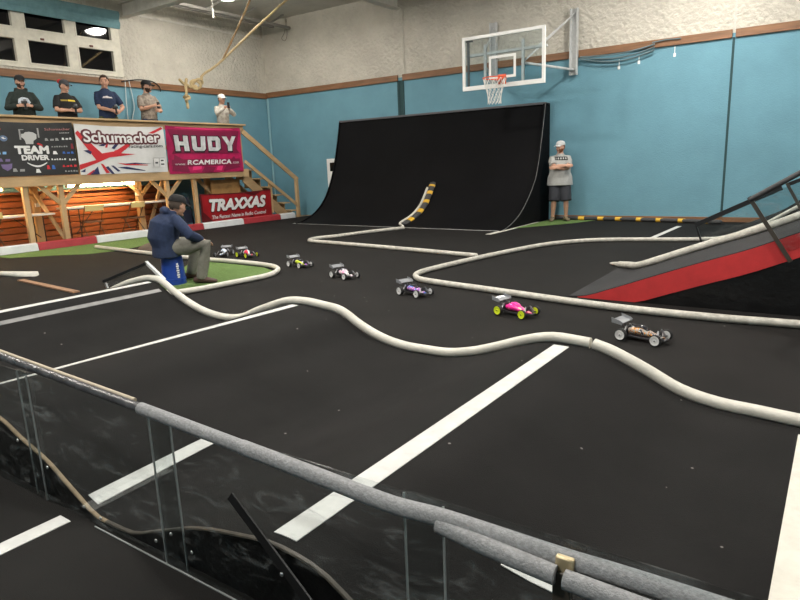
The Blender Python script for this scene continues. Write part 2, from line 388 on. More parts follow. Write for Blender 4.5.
# ================================================================= ROLLER LANE
def pw(nodes, x):
    if x <= nodes[0][0]: return nodes[0][1]
    if x >= nodes[-1][0]: return nodes[-1][1]
    for i in range(len(nodes)-1):
        if nodes[i][0] <= x <= nodes[i+1][0]:
            a, b = nodes[i], nodes[i+1]; h = b[0]-a[0]; t = (x-a[0])/h
            def m(j):
                if j == 0 or j == len(nodes)-1: return 0
                s0 = (nodes[j][1]-nodes[j-1][1])/(nodes[j][0]-nodes[j-1][0]); s1 = (nodes[j+1][1]-nodes[j][1])/(nodes[j+1][0]-nodes[j][0])
                return 0 if s0*s1 <= 0 else 2*s0*s1/(s0+s1)
            return a[1]*(2*t**3-3*t*t+1)+h*m(i)*(t**3-2*t*t+t)+b[1]*(-2*t**3+3*t*t)+h*m(i+1)*(t**3-t*t)
FARP = [(-7.3,0),(-6.75,.06),(-6.16,.235),(-5.69,.315),(-5.24,.13),(-4.82,.02),(-4.6,.012),(-4.44,.03),(-4.1,.155),(-3.66,.265),(-3.22,.225),(-2.87,.06),(-2.5,0),(-2.28,0),(-1.94,.055),(-1.64,.165),(-1.36,.225),(-1.13,.215),(-.83,.125),(-.55,.02),(-.38,0)]
NEARP = [(-7.3,0),(-6.75,.06),(-6.16,.235),(-5.69,.315),(-5.24,.15),(-4.82,.02),(-4.6,.015),(-4.3,.10),(-3.9,.24),(-3.5,.33),(-3.16,.30),(-2.95,.235),(-2.74,.175),(-2.56,.09),(-2.36,.015),(-2.17,.02),(-1.96,.09),(-1.72,.18),(-1.51,.225),(-1.33,.25),(-1.18,.235),(-.95,.12),(-.7,.025),(-.5,0)]
YN, YF = 1.2, 3.78
def yf(x): return 3.76 if x < -1.2 else 3.76-.19*(x+1.2)/1.2 if x < 0 else 3.57
def H(x, y):
    t = min(1, max(0, (y-YN)/(YF-YN))); return pw(NEARP, x)*(1-t)+pw(FARP, x)*t
t = thing('roller_section', 'black carpeted lane of three rolling bumps between the clear barrier and the long white hose', 'track ramp', (-3, 2.4, 0))
xs = [-7.3+i*.06 for i in range(int(9.6/.06)+1)]
mb = MB(); mb.sheet([[(x, YN+(yf(x)-YN)*j/8, H(x, YN+(yf(x)-YN)*j/8)+.010) for j in range(9)] for x in xs], .008, nrm=(0,0,1))
obj('carpet_surface', mb, CARPET_B, t, world=True, angle=60)
for nm, Y, lab in (('side_panel', YN, 'glossy black side board'), ('side_panel', None, None)):
    mb = MB()
    pts = [(x, max(.003, H(x, YN if Y else yf(x)))) for x in xs if x < -.3]
    rows2 = [[(x, (YN if Y else yf(x)-.02), z) for x, z in pts], [(x, (YN if Y else yf(x)-.02), .001) for x, z in pts]]
    mb.sheet(rows2, .012, nrm=(0, -1, 0) if Y else (0, 1, 0)); obj(nm, mb, PLY_B, t, lab, world=True)
EX = [x for x in xs if -2.34 <= x < -.4]; mb = MB(); mb.loft([(x, YN-.008, H(x, YN)+.006) for x in EX], [(.010, .006)]*len(EX), 8); obj('dark_edge', mb, mat('dark_plywood_edge', (.05, .04, .03), .5, 20, .3), t, 'dark edge strip', world=True)
EX = [x for x in xs if -4.6 < x < -2.29]; mb = MB(); mb.loft([(x, YN-.008, H(x, YN)+.006) for x in EX], [(.010, .006)]*len(EX), 8)
obj('wood_edge', mb, mat('pale_plywood_edge', (.26, .19, .12), .7, 20, .3), t, 'pale plywood edge strip', world=True)

def tape(label, x0, x1, y0, y1, wd, m=TAPE, name='lane_line', z=None, group='white tape lines on the track'):
    a = Vector((x0, y0)); b = Vector((x1, y1)); d = (b-a); nrm = Vector((d.y, -d.x)).normalized()*wd/2; k = max(2, int(d.length/.12)); rows = []
    for i in range(k+1):
        p = a+d*i/k; row = []
        for s in (-1, -.33, .33, 1):
            q = p+nrm*s; zz = (H(q.x, q.y)+.0135 if YN <= q.y <= yf(q.x)+.02 and -7.3 < q.x < 2.2 else .0035) if z is None else z
            row.append((q.x, q.y, zz))
        rows.append(row)
    mb = MB(); mb.sheet(rows, .003); return obj(name, mb, m, label=label, cat='line', group=group)
tape('white line over the first roller crest, reaching from the barrier to the hose joint', -1.33, -1.31, 1.235, 3.70, .1)
tape('white line over the middle roller crest, left of the line at the hose joint', -3.64, -3.64, 1.235, 3.72, .075)
tape('white line over the farthest roller crest, beside the small tilted clear flap', -5.66, -5.68, 1.235, 3.72, .07)
tape('faint grey line on the near slope of the farthest roller', -5.48, -5.48, 1.25, 3.70, .045, TAPE_G)
tape('short white line in the dip between rollers, just past the clear barrier', -2.47, -2.51, 1.225, 1.93, .06)
tape('short white line on the near lane in the lower left corner', -2.54, -2.53, .70, 1.13, .085)
tape('wide cream line running away along the right edge, up to the end of the hose', .0, .045, 1.3, 3.47, .105, HOSE)
tape('small patch of white tape under the clear barrier by the rail bracket', -.80, -.60, 1.74, 1.76, .1)
tape('thin white line on the floor along the foot of the tall black wall ride', -11.6, -5.5, 12.03, 11.66, .07)
tape('short white line on the far lane near the yellow banded hose', -2.43, -2.36, 11.22, 13.35, .09)
tape('flattened white strip at the right foot of the wall ride beside the green turf', -5.44, -5.38, 11.05, 13.6, .12, HOSE)

# ---------------------------------------------------------------- white hoses
def hose(label, pts, r=.035, m=HOSE, name='track_hose', per=8, flat=None, cap=1):
    P = catmull(pts, per); mb = MB(); R = [r]*len(P)
    if flat: # flattened end
        k = flat; R = [(r+.03*max(0, 1-i/k), r*min(1, .25+.75*i/k)) if i < k else (r, r) for i in range(len(P))]
        R[0] = (.012, .006)
    mb.loft(P, R, 12, ref=(0, 0, 1) if not flat else (P[1].y-P[0].y, -(P[1].x-P[0].x), 0), cap=cap); return obj(name, mb, m, label=label, cat='hose', group='white hoses marking the track', angle=60)
def hz(x): return (x, yf(x)+.035, max(.036, pw(FARP, x)+.036))
jx = -1.14
hose('long wavy white hose over the rollers, left of the joint gap', [hz(x) for x in [-7.0+i*.2 for i in range(30) if -7+i*.2 < -1.25]+[jx-.012]], name='track_hose', per=4, cap=0)
hose('white hose from the joint gap down to the right edge of the picture', [hz(x) for x in [jx+.012]+[-1.0+i*.2 for i in range(17)]], name='track_hose', per=4, cap=0, r=.036)
hose('narrow triangle of white hose around the green turf by the seated man', [(-12.0,6.78,.036),(-9.79,6.55,.036),(-8.44,6.43,.036),(-7.5,6.43,.036),(-6.75,6.36,.036),(-6.36,6.2,.036),(-6.12,5.9,.036),(-6.05,5.6,.036),(-6.1,5.1,.036),(-6.16,4.6,.036),(-6.3,4.36,.036),(-6.6,4.24,.036),(-6.95,4.2,.036)])
hose('white hose with a pointed bend in front of the wall ride', [(-7.71,11.44,.036),(-8.00,10.64,.036),(-8.19,9.78,.036),(-8.34,9.36,.036),(-8.34,9.11,.036),(-8.19,8.91,.036),(-7.80,8.83,.036),(-6.34,8.61,.036),(-4.26,8.24,.036)], m=HOSE_D)
hose('long white hose curving round the infield and past the red ramp', [(-0.88,11.44,.036),(-1.49,11.13,.036),(-1.90,10.93,.036),(-2.93,10.62,.036),(-3.46,10.20,.036),(-3.81,9.52,.036),(-4.10,8.17,.036),(-4.25,7.06,.036),(-4.26,6.67,.036),(-4.15,6.40,.036),(-3.86,6.21,.036),(-2.82,5.99,.036),(-1.66,5.76,.036),(-0.79,5.70,.036),(-0.08,5.74,.036),(0.68,5.76,.036),(1.46,5.76,.036)], m=HOSE_D)
hose('white hose with a flattened pointed end lying at the far left of the floor', [(-9.55,4.46,.02),(-9.85,4.33,.03),(-10.3,4.18,.036),(-11.2,3.95,.036),(-12.4,3.7,.036)], flat=16)
mb = MB(); mb.bar((-9.36, 4.12, .012), (-7.62, 3.97, .012), .085, .018); obj('wood_lath', mb, mat('brown_lath', (.30, .17, .10), .7, 10, .2), label='brown wooden lath lying flat on the far left floor', cat='lath')

# ================================================================= NEAR BARRIER
t = thing('track_barrier', 'clear plastic track barrier in the foreground with a grey foam covered top rail', 'barrier', (-1.4, 1.17, 0))
for i, (a, b, dy) in enumerate(((-4.6, -2.75, 0), (-2.85, -1.78, .008), (-1.89, -.70, 0), (-.82, .7, .008))):
    mb = MB(); mb.box((a, 1.165+dy, .004), (b, 1.169+dy, .60)); p = obj('clear_panel', mb, CLEAR, t, 'clear scratched plastic panel', world=True, smooth=False)
    for x in (a, b):
        e = MB(); e.box((x-.002, 1.164+dy, .004), (x+.002, 1.170+dy, .59)); obj('panel_edge', e, mat('bright_plastic_edge', (.25, .27, .27), .3), p, world=True)
RY = 1.15
mb = MB(); mb.box((-2.36, 1.158, .001), (.7, 1.163, .005)); obj('base_strip', mb, mat('bright_plastic_edge', (.25, .27, .27), .3), t, 'pale lower edge strip', world=True)
rail = [(-4.6,.725),(-3.9,.70),(-2.92,.655),(-1.85,.612),(-.68,.555),(.3,.53),(.9,.52)]
def rz(x):
    for i in range(len(rail)-1):
        a, b = rail[i], rail[i+1]
        if a[0] <= x <= b[0]: return a[1]+(b[1]-a[1])*(x-a[0])/(b[0]-a[0])
    return rail[0][1] if x < rail[0][0] else rail[-1][1]
def railpiece(a, b, r, m, dy=0, dz=0, lab=None, name='rail_foam', cap=0):
    k = 10; P = [(a+(b-a)*i/k, RY+dy, rz(a+(b-a)*i/k)+dz) for i in range(k+1)]
    mb = MB(); mb.loft(P, r, 16, cap=cap); return obj(name, mb, m, t, lab, world=True, angle=60)
railpiece(-4.6, -1.84, .017, FOAM_D, lab='dark shiny wrapped rail end', name='rail_wrap')
railpiece(-4.6, -1.95, .007, mat('tan_plywood_strip', (.42, .36, .27), .6), dy=.014, dz=.014, name='rail_strip')
def foam(path, r, lab=None):
    P = catmull(path, 8); mb = MB(); mb.loft(P, r, 16); return obj('rail_foam', mb, FOAM, t, lab, world=True, angle=60)
foam([(-1.9,RY,rz(-1.9)),(-1.65,RY,rz(-1.65)),(-1.38,RY,rz(-1.38))], .021)
foam([(-1.39,RY,rz(-1.39)),(-1.1,RY,rz(-1.1)),(-.85,RY,rz(-.85)),(-.68,1.155,.568),(-.40,1.175,.552),(-.15,1.185,.548),(.9,1.2,.53)], .0228)
foam([(-.70,RY-.006,.556),(-.55,RY-.016,.546),(-.405,RY-.018,.536)], .0215, 'split grey foam sleeve')
foam([(-.385,RY-.018,.534),(-.1,RY-.018,.526),(.3,RY-.018,.518)], .0215)
mb = MB(); mb.box((-.415, RY-.012, .0), (-.375, RY+.012, .54)); obj('post', mb, BROWNM, t, 'dark steel post', world=True, bevel=.003)
mb = MB(); mb.box((-.412, RY-.004, .525), (-.372, RY+.012, .572)); obj('rail_bracket', mb, mat('brass_plate', (.55, .45, .28), .4, metal=.6), t, 'tan metal bracket', world=True, bevel=.004)
for zz in (.46, .40):
    mb = MB(); mb.ell((-.396, RY-.014, zz), (.008, .005, .008)); obj('screw', mb, STEEL, t, world=True)
mb = MB(); mb.bar((-1.47, 1.150, .405), (-1.00, 1.150, -.0+.012), .036, .006, up=(0, 1, 0)); obj('brace_bar', mb, BLACKM, t, 'black flat bar leaning on the panel', world=True)
for x, z in ((-1.262, .205), (-2.92, .255), (-2.68, .185), (-2.42, .075), (-2.30, .06), (-1.93, .085), (-1.72, .11), (-1.12, .13), (-1.83, .145)):
    mb = MB(); mb.ell((x, 1.158 if x != -1.262 else 1.145, z), (.007, .004, .007)); obj('screw', mb, STEEL, t, world=True)

# small tilted flap at the far roller
t = thing('barrier_flap', 'small tilted clear flap with a black bar beside the far roller and blue bucket', 'barrier', (-6.2, 3.85, 0))
mb = MB(); mb.sheet([[(-6.66,3.84,.245),(-6.25,3.84,.365),(-5.86,3.84,.48)],[(-6.62,3.84,.13),(-6.2,3.84,.25),(-5.78,3.84,.35)]], .004, nrm=(0,1,0)); obj('clear_panel', mb, CLEAR, t, world=True)
mb = MB(); mb.bar((-6.72,3.83,.235), (-5.84,3.83,.495), .03, .028); obj('top_bar', mb, BLACKM, t, world=True)
mb = MB(); mb.bar((-5.86,3.83,.505), (-5.58,3.83,.335), .03, .03); obj('grey_arm', mb, GREYP, t, 'grey square tube', world=True)
mb = MB(); mb.bar((-6.70,3.83,.24), (-6.62,3.83,.09), .02, .02); obj('stub_leg', mb, STEEL, t, world=True)

# ================================================================= RIGHT JUMP RAMP
RP = [(-2.12,0),(-1.98,.015),(-1.7,.11),(-1.33,.255),(-.9,.42),(-.51,.562),(-.15,.72),(.35,.93),(.9,1.08),(1.4,1.12),(2.6,1.12)]
def ramp(name, label, prof, y0, y1, top, red):
    t = thing(name, label, 'ramp', ((prof[0][0]+prof[-1][0])/2, (y0+y1)/2, 0))
    xs = [prof[0][0]+i*(prof[-1][0]-prof[0][0])/50 for i in range(51)]
    mb = MB(); mb.sheet([[(x, y0-.004, pw(prof, x)+.008), (x, y1, pw(prof, x)+.008)] for x in xs], .008); obj('carpet_top', mb, top, t, world=True, angle=60)
    for Y, s in ((y0, 1), (y1-.02, 1)):
        mb = MB(); mb.sheet([[(x, Y, max(.002, pw(prof, x)-.001)) for x in xs], [(x, Y, .0005) for x in xs]], .02, nrm=(0, -1, 0)); obj('side_panel', mb, PLY_B, t, 'black side board', world=True)
    mb = MB(); x = prof[-1][0]; mb.box((x-.02, y0+.02, 0), (x, y1-.02, pw(prof, x)-.002)); obj('end_panel', mb, PLY_B, t, world=True)
    if red:
        xr = [x for x in xs if x > -2.05]
        for seg in ([x for x in xr if x < -.49], [x for x in xr if x > -.56]):
            mb = MB(); mb.sheet([[(x, y0-.0, pw(prof, x)) for x in seg], [(x, y0-.0, max(.001, pw(prof, x)-.215-.0)) for x in seg]], .008, nrm=(0, 1, 0)); obj('red_band', mb, RED, t, 'red painted band along the upper edge', world=True)
    return t
R1 = ramp('jump_ramp', 'grey topped jump ramp with a red band along its near side, at the right edge', RP, 6.18, 8.0, CARPET_G, True)
BP = [(-1.55,0),(-1.2,.06),(-.9,.18),(-.58,.33),(-.29,.53),(.2,.78),(.8,.95),(2.4,1.0)]
ramp('jump_ramp', 'black jump ramp behind the red banded ramp, below the teal wall seam', [(x-.05, z) for x, z in BP], 10.95, 13.3, CARPET, False)
P = catmull([(-2.30,8.42,.012),(-2.14,8.2,.03),(-1.95,7.92,.075),(-1.78,7.62,.125)]+[(x, 7.5, pw(RP, x)+.05) for x in (-1.6,-1.3,-1.0,-.7,-.4,-.1,.3)], 5)
mb = MB(); mb.loft(P, [(.012, .006),(.06,.012),(.07,.015),(.065,.02),(.055,.028)]+[(.046, .042)]*(len(P)-5), 12, ref=(.4, .9, 0), cap=1)
obj('track_hose', mb, HOSE_D, label='worn flattened white hose up the far edge of the red banded ramp', cat='hose', group='white hoses marking the track', angle=60)
hose('white hose climbing the black ramp at the back right', [(x, 10.98, pw([(a-.05, z) for a, z in BP], x)+.035) for x in (-1.45,-1.2,-.95,-.7,-.45,-.2,.1,.5)], r=.03)
# barriers on the ramp
t = thing('track_barrier', 'clear barrier with one dark slanting post on the near side of the red banded ramp', 'barrier', (.2, 6.15, .8))
mb = MB(); mb.bar((-.545, 6.15, 1.02), (-.195, 6.15, .475), .034, .016, up=(0,1,0)); obj('post', mb, BROWNM, t, 'dark bronze slanting post', world=True)
mb = MB(); mb.bar((.42, 6.15, 1.45), (.62, 6.15, .85), .034, .016, up=(0,1,0)); obj('post', mb, BROWNM, t, 'dark bronze slanting post', world=True)
mb = MB(); mb.sheet([[(-.52,6.165,.99),(.0,6.165,1.24),(1.0,6.165,1.66)],[(-.22,6.165,.56),(.15,6.165,.72),(1.1,6.165,1.0)]], .004, nrm=(0,1,0)); obj('clear_panel', mb, CLEAR, t, world=True)
mb = MB(); mb.loft([(-.53,6.15,1.0),(-.19,6.15,1.215),(.2,6.15,1.43),(1.0,6.15,1.75)], .022, 12, cap=1); obj('rail_foam', mb, mat('dark_grey_foam', (.055,.055,.058), .7, 60, .2), t, world=True)
t = thing('track_barrier', 'clear barrier with a long dark handrail on the far side of the red banded ramp', 'barrier', (-.5, 8.0, .5))
mb = MB(); mb.bar((-1.245, 8.04, .575), (-.40, 8.04, 1.005), .045, .055); obj('rail', mb, BLACKM, t, world=True)
mb = MB(); mb.bar((-.36, 8.04, 1.03), (1.0, 8.04, 1.62), .035, .04); obj('rail', mb, BLACKM, t, world=True)
mb = MB(); mb.bar((-1.24, 8.04, .57), (-1.15, 8.04, .33), .03, .02); obj('post', mb, BLACKM, t, world=True)
mb = MB(); mb.bar((-.36, 8.04, 1.05), (-.17, 8.04, .70), .05, .03); obj('post', mb, BROWNM, t, world=True)
mb = MB(); mb.sheet([[(-1.23,8.05,.57),(-.4,8.05,.99),(1,8.05,1.6)],[(-1.16,8.05,.35),(-.2,8.05,.72),(1,8.05,1.12)]], .004, nrm=(0,1,0)); obj('clear_panel', mb, CLEAR, t, world=True)

# ================================================================= WALL RIDE
WP = [(12.0,.004),(12.2,.03),(12.55,.13),(12.9,.31),(13.2,.58),(13.45,.95),(13.65,1.38),(13.82,1.9),(13.95,2.35),(14.02,2.64)]
XA, XB = -11.43, -5.48
t = thing('wall_ride', 'tall curved black wall ride standing against the teal back wall', 'ramp', ((XA+XB)/2, 13.2, 0))
WPs = catmull([(0, y, z) for y, z in WP], 4)
mb = MB(); mb.sheet([[(XA+(XB-XA)*k/6, p.y-(.33*k/6*max(0, 1-p.z/1.0)), p.z) for k in range(7)] for p in WPs], .02, nrm=(0, -1, 0)); obj('riding_surface', mb, CARPET_W, t, world=True, angle=60)
def wshift(k, p): return p.y-(.33*k*max(0, 1-p.z/1.0))
for k, x0, x1 in ((0, XA-.03, XA), (1, XB, XB+.03)):
    pts = [(wshift(k, p), p.z) for p in WPs]; pts = [(pts[0][0]-.03, .003)]+[(y-.035, z+.02) for y, z in pts]+[(14.34, 2.66), (14.34, .003)]
    mb = MB(); mb.prism(pts, 'x', x0, x1); obj('side_panel', mb, CARPET_W, t, 'black side board', world=True, angle=25)
mb = MB(); mb.box((XA-.03, 13.98, 2.625), (XB+.03, 14.34, 2.675)); obj('top_edge', mb, mat('grey_edge_strip', (.10, .10, .11), .45), t, 'grey top edge', world=True, bevel=.006)
mb = MB(); pts = [(XB+.033, wshift(1, p)+.02, p.z) for p in WPs]; mb.loft(pts, .008, 6); obj('edge_bead', mb, mat('grey_bead', (.16, .16, .16), .6), t, 'thin grey bead along the right edge', world=True)
# hazard strip with a hose beside it
def onwr(x, z):
    for a, b in zip(WPs, WPs[1:]):
        if a.z <= z <= b.z:
            f = (z-a.z)/max(1e-6, b.z-a.z); k = (x-XA)/(XB-XA); return wshift(k, a)*(1-f)+wshift(k, b)*f
    return 12.0
HP = [(-8.12,.06),(-8.07,.2),(-8.05,.4),(-8.07,.6),(-8.08,.8),(-8.08,.93)]
P = catmull([(x, onwr(x, z)-.05, z) for x, z in HP], 6)
t = thing('hazard_strip', 'black and yellow banded foam strip fixed up the middle of the wall ride', 'marker', P[0])
mb = MB(); mb.loft(P, [(.085, .04)]*len(P), 10, ref=(1,0,0), cap=1); obj('foam_core', mb, FOAMK, t, world=True, angle=60)
for k in range(5):
    i = 2+k*6; q = P[i:i+3]
    if len(q) > 1: mb = MB(); mb.loft(q, [(.089, .045)]*len(q), 10, ref=(1,0,0)); obj('yellow_band', mb, YEL, t, world=True, angle=60)
hose('short white hose bending up the wall ride beside the hazard strip', [(-7.93,11.75,.036),(-8.1,11.95,.04)]+[(x-.085, onwr(x, z)-.085, z+.02) for x, z in HP[:-1]], r=.03)

# turf patches
def turf(label, poly, z=.006):
    mb = MB(); mb.prism(poly, 'z', .0005, z); obj('turf_patch', mb, TURF, label=label, cat='turf', group='green turf patches')
turf('green turf inside the hose triangle in front of the seated man', [(-8.44,6.38),(-7.5,6.38),(-6.75,6.31),(-6.4,6.15),(-6.18,5.88),(-6.11,5.6),(-6.16,5.1),(-6.22,4.62),(-6.6,4.34),(-7.3,5.0)])
turf('green turf along the curb below the deck', [(-12.93,5.3),(-12.93,9.3),(-11.9,8.3),(-11.3,7.2),(-11.15,6.75),(-11.3,6.2),(-11.8,5.85),(-12.3,5.3)])
turf('small green turf triangle under the standing man', [(-5.40,12.2),(-5.36,14.2),(-4.3,14.2),(-4.55,13.5)])
mb = MB(); mb.ell((-10.5, 7.4, 0), (.7, .5, .13)); obj('carpet_mound', mb, mat('brown_carpet', (.10, .075, .06), .9, 3, .2), label='low brown carpet mound behind the seated man', cat='mound')

# hazard hose along the back wall
t = thing('hazard_hose', 'black hose with yellow bands along the foot of the back wall', 'hose', (-3.5, 14.2, 0))
hp = [(-5.2+.25*i, 14.24-.0012*i*i*1.5, .045) for i in range(15)]
mb = MB(); mb.loft(hp, .042, 10, cap=1); obj('hose_body', mb, FOAMK, t, world=True, angle=60)
for x in (-4.62, -4.17, -3.77, -3.31, -2.89, -2.44, -1.95):
    y = 14.24-.0018*((x+5.2)/.25)**2; mb = MB(); mb.loft([(x-.07, y+.001, .045), (x+.07, y-.001, .045)], .045, 10); obj('yellow_band', mb, YEL, t, world=True)

# curbs
cy = [(4.6,6.15,0),(6.15,7.38,1),(7.38,8.75,0),(8.75,10.22,1),(10.22,11.55,0),(11.55,12.95,1),(12.95,13.55,0)]
cl = ['white curb board at the left picture edge below the black banner', 'red curb board below the black banner', 'white curb board left of the seated man', 'red curb board mostly behind the seated man', 'white curb board in front of the red banner', 'red curb board right of the red banner', 'short white curb board at the foot of the stairs']
for (a, b, r), lab in zip(cy, cl):
    mb = MB(); mb.prism([(-13.06, .0), (-12.96, .0), (-12.98, .14), (-13.06, .16)], 'y', a+.004, b-.004); obj('curb_board', mb, CURBR if r else CURBW, label=lab, cat='curb', group='red and white curb boards', bevel=.006)

# ================================================================= DECK
DZ = 1.68; DX = -13.12
t = thing('spectator_deck', 'raised pine lumber deck with railing along the left wall', 'deck', (-13.8, 8.4, 0))
def part(name, mb, m=LUM, lab=None, **k): return obj(name, mb, m, t, lab, world=True, bevel=k.pop('bevel', .005), **k)
mb = MB(); mb.box((L+.06, 4.2, DZ-.03), (DX-.06, 11.9, DZ)); part('deck_floor', mb, bevel=0)
mb = MB(); mb.box((DX-.02, 4.2, 1.26), (DX+.04, 11.98, 1.46)); part('front_beam', mb)
mb = MB(); mb.box((DX-.10, 4.2, 1.48), (DX-.06, 11.9, 1.65)); part('rim_joist', mb)
mb = MB(); mb.box((-14.06, 4.2, 1.30), (-14.0, 11.9, 1.48)); part('inner_beam', mb)
for y in [4.6+i*.8 for i in range(10)]:
    mb = MB(); mb.box((L+.06, y-.02, 1.49), (DX-.11, y+.02, 1.65)); part('joist', mb)
mb = MB(); mb.box((DX-.10, 4.2, 2.585), (DX+.11, 11.95, 2.625)); part('rail_cap', mb)
mb = MB(); mb.box((DX-.02, 4.2, 2.44), (DX+.025, 11.92, 2.58)); part('rail_board', mb)
mb = MB(); mb.box((DX-.03, 4.2, 1.98), (DX+.01, 11.85, 2.07)); part('mid_rail', mb)
for y in (4.8, 7.28, 9.44, 11.84):
    mb = MB(); mb.box((DX-.13, y-.045, 1.47), (DX-.04, y+.045, 2.58)); part('rail_post', mb, LUM_V)
for y in (4.9, 6.15, 6.86, 9.42, 10.22):
    mb = MB(); mb.box((DX-.11, y-.05, .0), (DX-.02, y+.05, 1.30 if y not in () else 1.3)); part('front_post', mb, LUM_V)
for y in (5.2, 6.72, 9.2, 11.3):
    mb = MB(); mb.box((-14.08, y-.07, 0), (-13.96, y+.07, 1.3)); part('inner_post', mb, LUM_V)
for y in (6.86, 9.42):
    for s in (-1, 1):
        mb = MB(); mb.bar((DX-.06, y, .86), (DX-.06, y+s*.42, 1.28), .09, .04, up=(1,0,0)); part('knee_brace', mb)
for y in (6.72, 9.2):
    for s in (-1, 1):
        mb = MB(); mb.bar((-13.93, y, .92), (-13.93, y+s*.4, 1.3), .09, .04, up=(1,0,0)); part('knee_brace', mb)
mb = MB(); mb.bar((-13.9, 6.6, 1.28), (DX-.13, 6.86, .12), .09, .04); part('cross_brace', mb)
mb = MB(); mb.bar((-13.9, 9.3, .12), (DX-.13, 9.36, 1.26), .09, .04); part('cross_brace', mb)
mb = MB(); mb.bar((-13.6, 10.6, 1.3), (-13.6, 11.2, .75), .09, .04, up=(1,0,0)); part('knee_brace', mb)
mb = MB(); mb.box((-13.55, 11.0, .78), (-13.5, 12.0, 1.2)); part('plywood_panel', mb, mat('amber_plywood', (.45, .25, .09), .6, 5, .2))
for y, z in ((6.72, .82), (9.1, .92)):
    mb = MB(); mb.box((-13.96, y-.045, z), (-13.92, y+.045, z+.15)); part('outlet_box', mb, WHITEP, 'white electrical box')

# stairs at the right end of the deck
t = thing('staircase', 'pine staircase with handrail coming down at the right end of the deck', 'stairs', (-13.5, 12.8, 0))
s0, s1 = (11.92, 1.5), (13.72, .02)
for X in (-13.30, -14.0):
    mb = MB(); mb.prism([(11.92,1.44),(11.92,1.12),(13.3,.0),(13.72,.0),(13.72,.02)], 'x', X-.02, X+.02); part('stringer', mb)
for k in range(6):
    y = 12.05+k*.3; z = 1.44-k*.245
    mb = MB(); mb.box((-14.05, y-.02, z-.035), (-13.11, y+.27, z)); part('tread', mb)
    mb = MB(); mb.box((-13.98, y+.235, max(.005, z-.25)), (-13.32, y+.25, z-.036)); part('riser', mb)
mb = MB(); mb.bar((-13.08, 11.86, 2.45), (-13.08, 13.86, 1.09), .13, .04, up=(1,0,0)); part('handrail', mb)
mb = MB(); mb.bar((-13.08, 11.86, 1.66), (-13.08, 13.8, .34), .09, .04, up=(1,0,0)); part('lower_rail', mb)
mb = MB(); mb.box((-13.13, 13.76, 0), (-13.04, 13.85, 1.14)); part('newel_post', mb, LUM_V)
mb = MB(); mb.box((-13.2, 12.76, .2), (-13.12, 12.84, 1.1)); part('baluster_post', mb, LUM_V)

# banners --------------------------------------------------------------
BX = DX+.06
def banner_map(y0, y1, z0, z1, X, amp=.010, seed=0):
    def f(u, v, o=0.0):
        y = y0+(y1-y0)*u; z = z0+(z1-z0)*v-(.03*sin(pi*u) if v > .5 else 0)*v
        x = X+amp*(sin(u*9+seed)*.6+sin(u*17+v*4+seed)*.4+sin(v*6+seed*2)*.5)+o
        return Vector((x, y, z))
    return f
def cloth(name, f, m, parent, nu=40, nv=16):
    mb = MB(); mb.sheet([[f(i/nu, j/nv) for j in range(nv+1)] for i in range(nu+1)], .004, nrm=(1,0,0)); return obj(name, mb, m, parent, world=True, angle=60)
def patch(name, polys, f, o, m, parent, lab=None, th=.002, one=False):
    """flat shapes on the banner, polygons in (u,v), triangulated finely enough to follow it"""
    if len(polys) > 1 and not one:
        for q in polys: patch(name, [q], f, o, m, parent, lab, th)
        return
    bm = bmesh.new()
    for poly in polys:
        vs = [bm.verts.new((u, v, 0)) for u, v in poly]; bm.faces.new(vs)
    bmesh.ops.triangulate(bm, faces=bm.faces[:])
    for _ in range(3):
        es = [e for e in bm.edges if e.calc_length() > .06]
        if es: bmesh.ops.subdivide_edges(bm, edges=es, cuts=1); bmesh.ops.triangulate(bm, faces=bm.faces[:])
    for v in bm.verts: v.co = f(v.co.x, v.co.y, o)
    me = bpy.data.meshes.new(name); bm.to_mesh(me); bm.free(); me.materials.append(m); me.transform(MW[parent.name].inverted())
    ob = link(me, name, parent); MW[ob.name] = MW[parent.name]
    if lab: ob['label'] = lab
    return ob
def letters(s, box, f, o, m, parent, name='lettering', shear=0, bold=.0, lab=None, space=1.0, warp=None, grow=0):
    cu = bpy.data.curves.new('t', 'FONT'); cu.body = s; cu.size = 1; cu.offset = 0; cu.shear = shear; cu.space_character = space; cu.resolution_u = 3
    tob = bpy.data.objects.new('t', cu); COL.objects.link(tob); dg = bpy.context.evaluated_depsgraph_get()
    me = bpy.data.meshes.new_from_object(tob.evaluated_get(dg)); bpy.data.objects.remove(tob); bpy.data.curves.remove(cu)
    xs = [v.co.x for v in me.vertices]; ys = [v.co.y for v in me.vertices]; x0, x1, y0, y1 = min(xs)-bold*.6, max(xs)+bold*.6, min(ys)-bold*.6, max(ys)+bold*.6
    bm = bmesh.new(); F_ = bold*.6+grow; nd = 8 if F_ < .03 else 14
    for q in range(nd if F_ > 0 else 1):
        m3 = me.copy(); m3.transform(Matrix.Translation((F_*cos(2*pi*q/nd), F_*sin(2*pi*q/nd), 0))); bm.from_mesh(m3); bpy.data.meshes.remove(m3)
    bmesh.ops.triangulate(bm, faces=bm.faces[:])
    for v in bm.verts:
        a = (v.co.x-x0)/(x1-x0); b = (v.co.y-y0)/(y1-y0)
        if warp: a, b = warp(a, b)
        v.co = f(box[0]+(box[1]-box[0])*a, box[2]+(box[3]-box[2])*b, o)
    bm.to_mesh(me); bm.free(); me.materials.append(m); me.transform(MW[parent.name].inverted()); me.name = name
    ob = link(me, name, parent); MW[ob.name] = MW[parent.name]
    if lab: ob['label'] = lab
    return ob
BLK = mat('black_banner_vinyl', (.016, .016, .017), .4, 3, .4); WHT = mat('white_print', (.74, .74, .74), .5); GRY = mat('grey_print', (.30, .30, .30), .5)
REDP = mat('red_print', (.55, .02, .03), .5); NAVYP = mat('navy_print', (.02, .025, .10), .5); BLUP = mat('blue_print', (.04, .14, .5), .5)
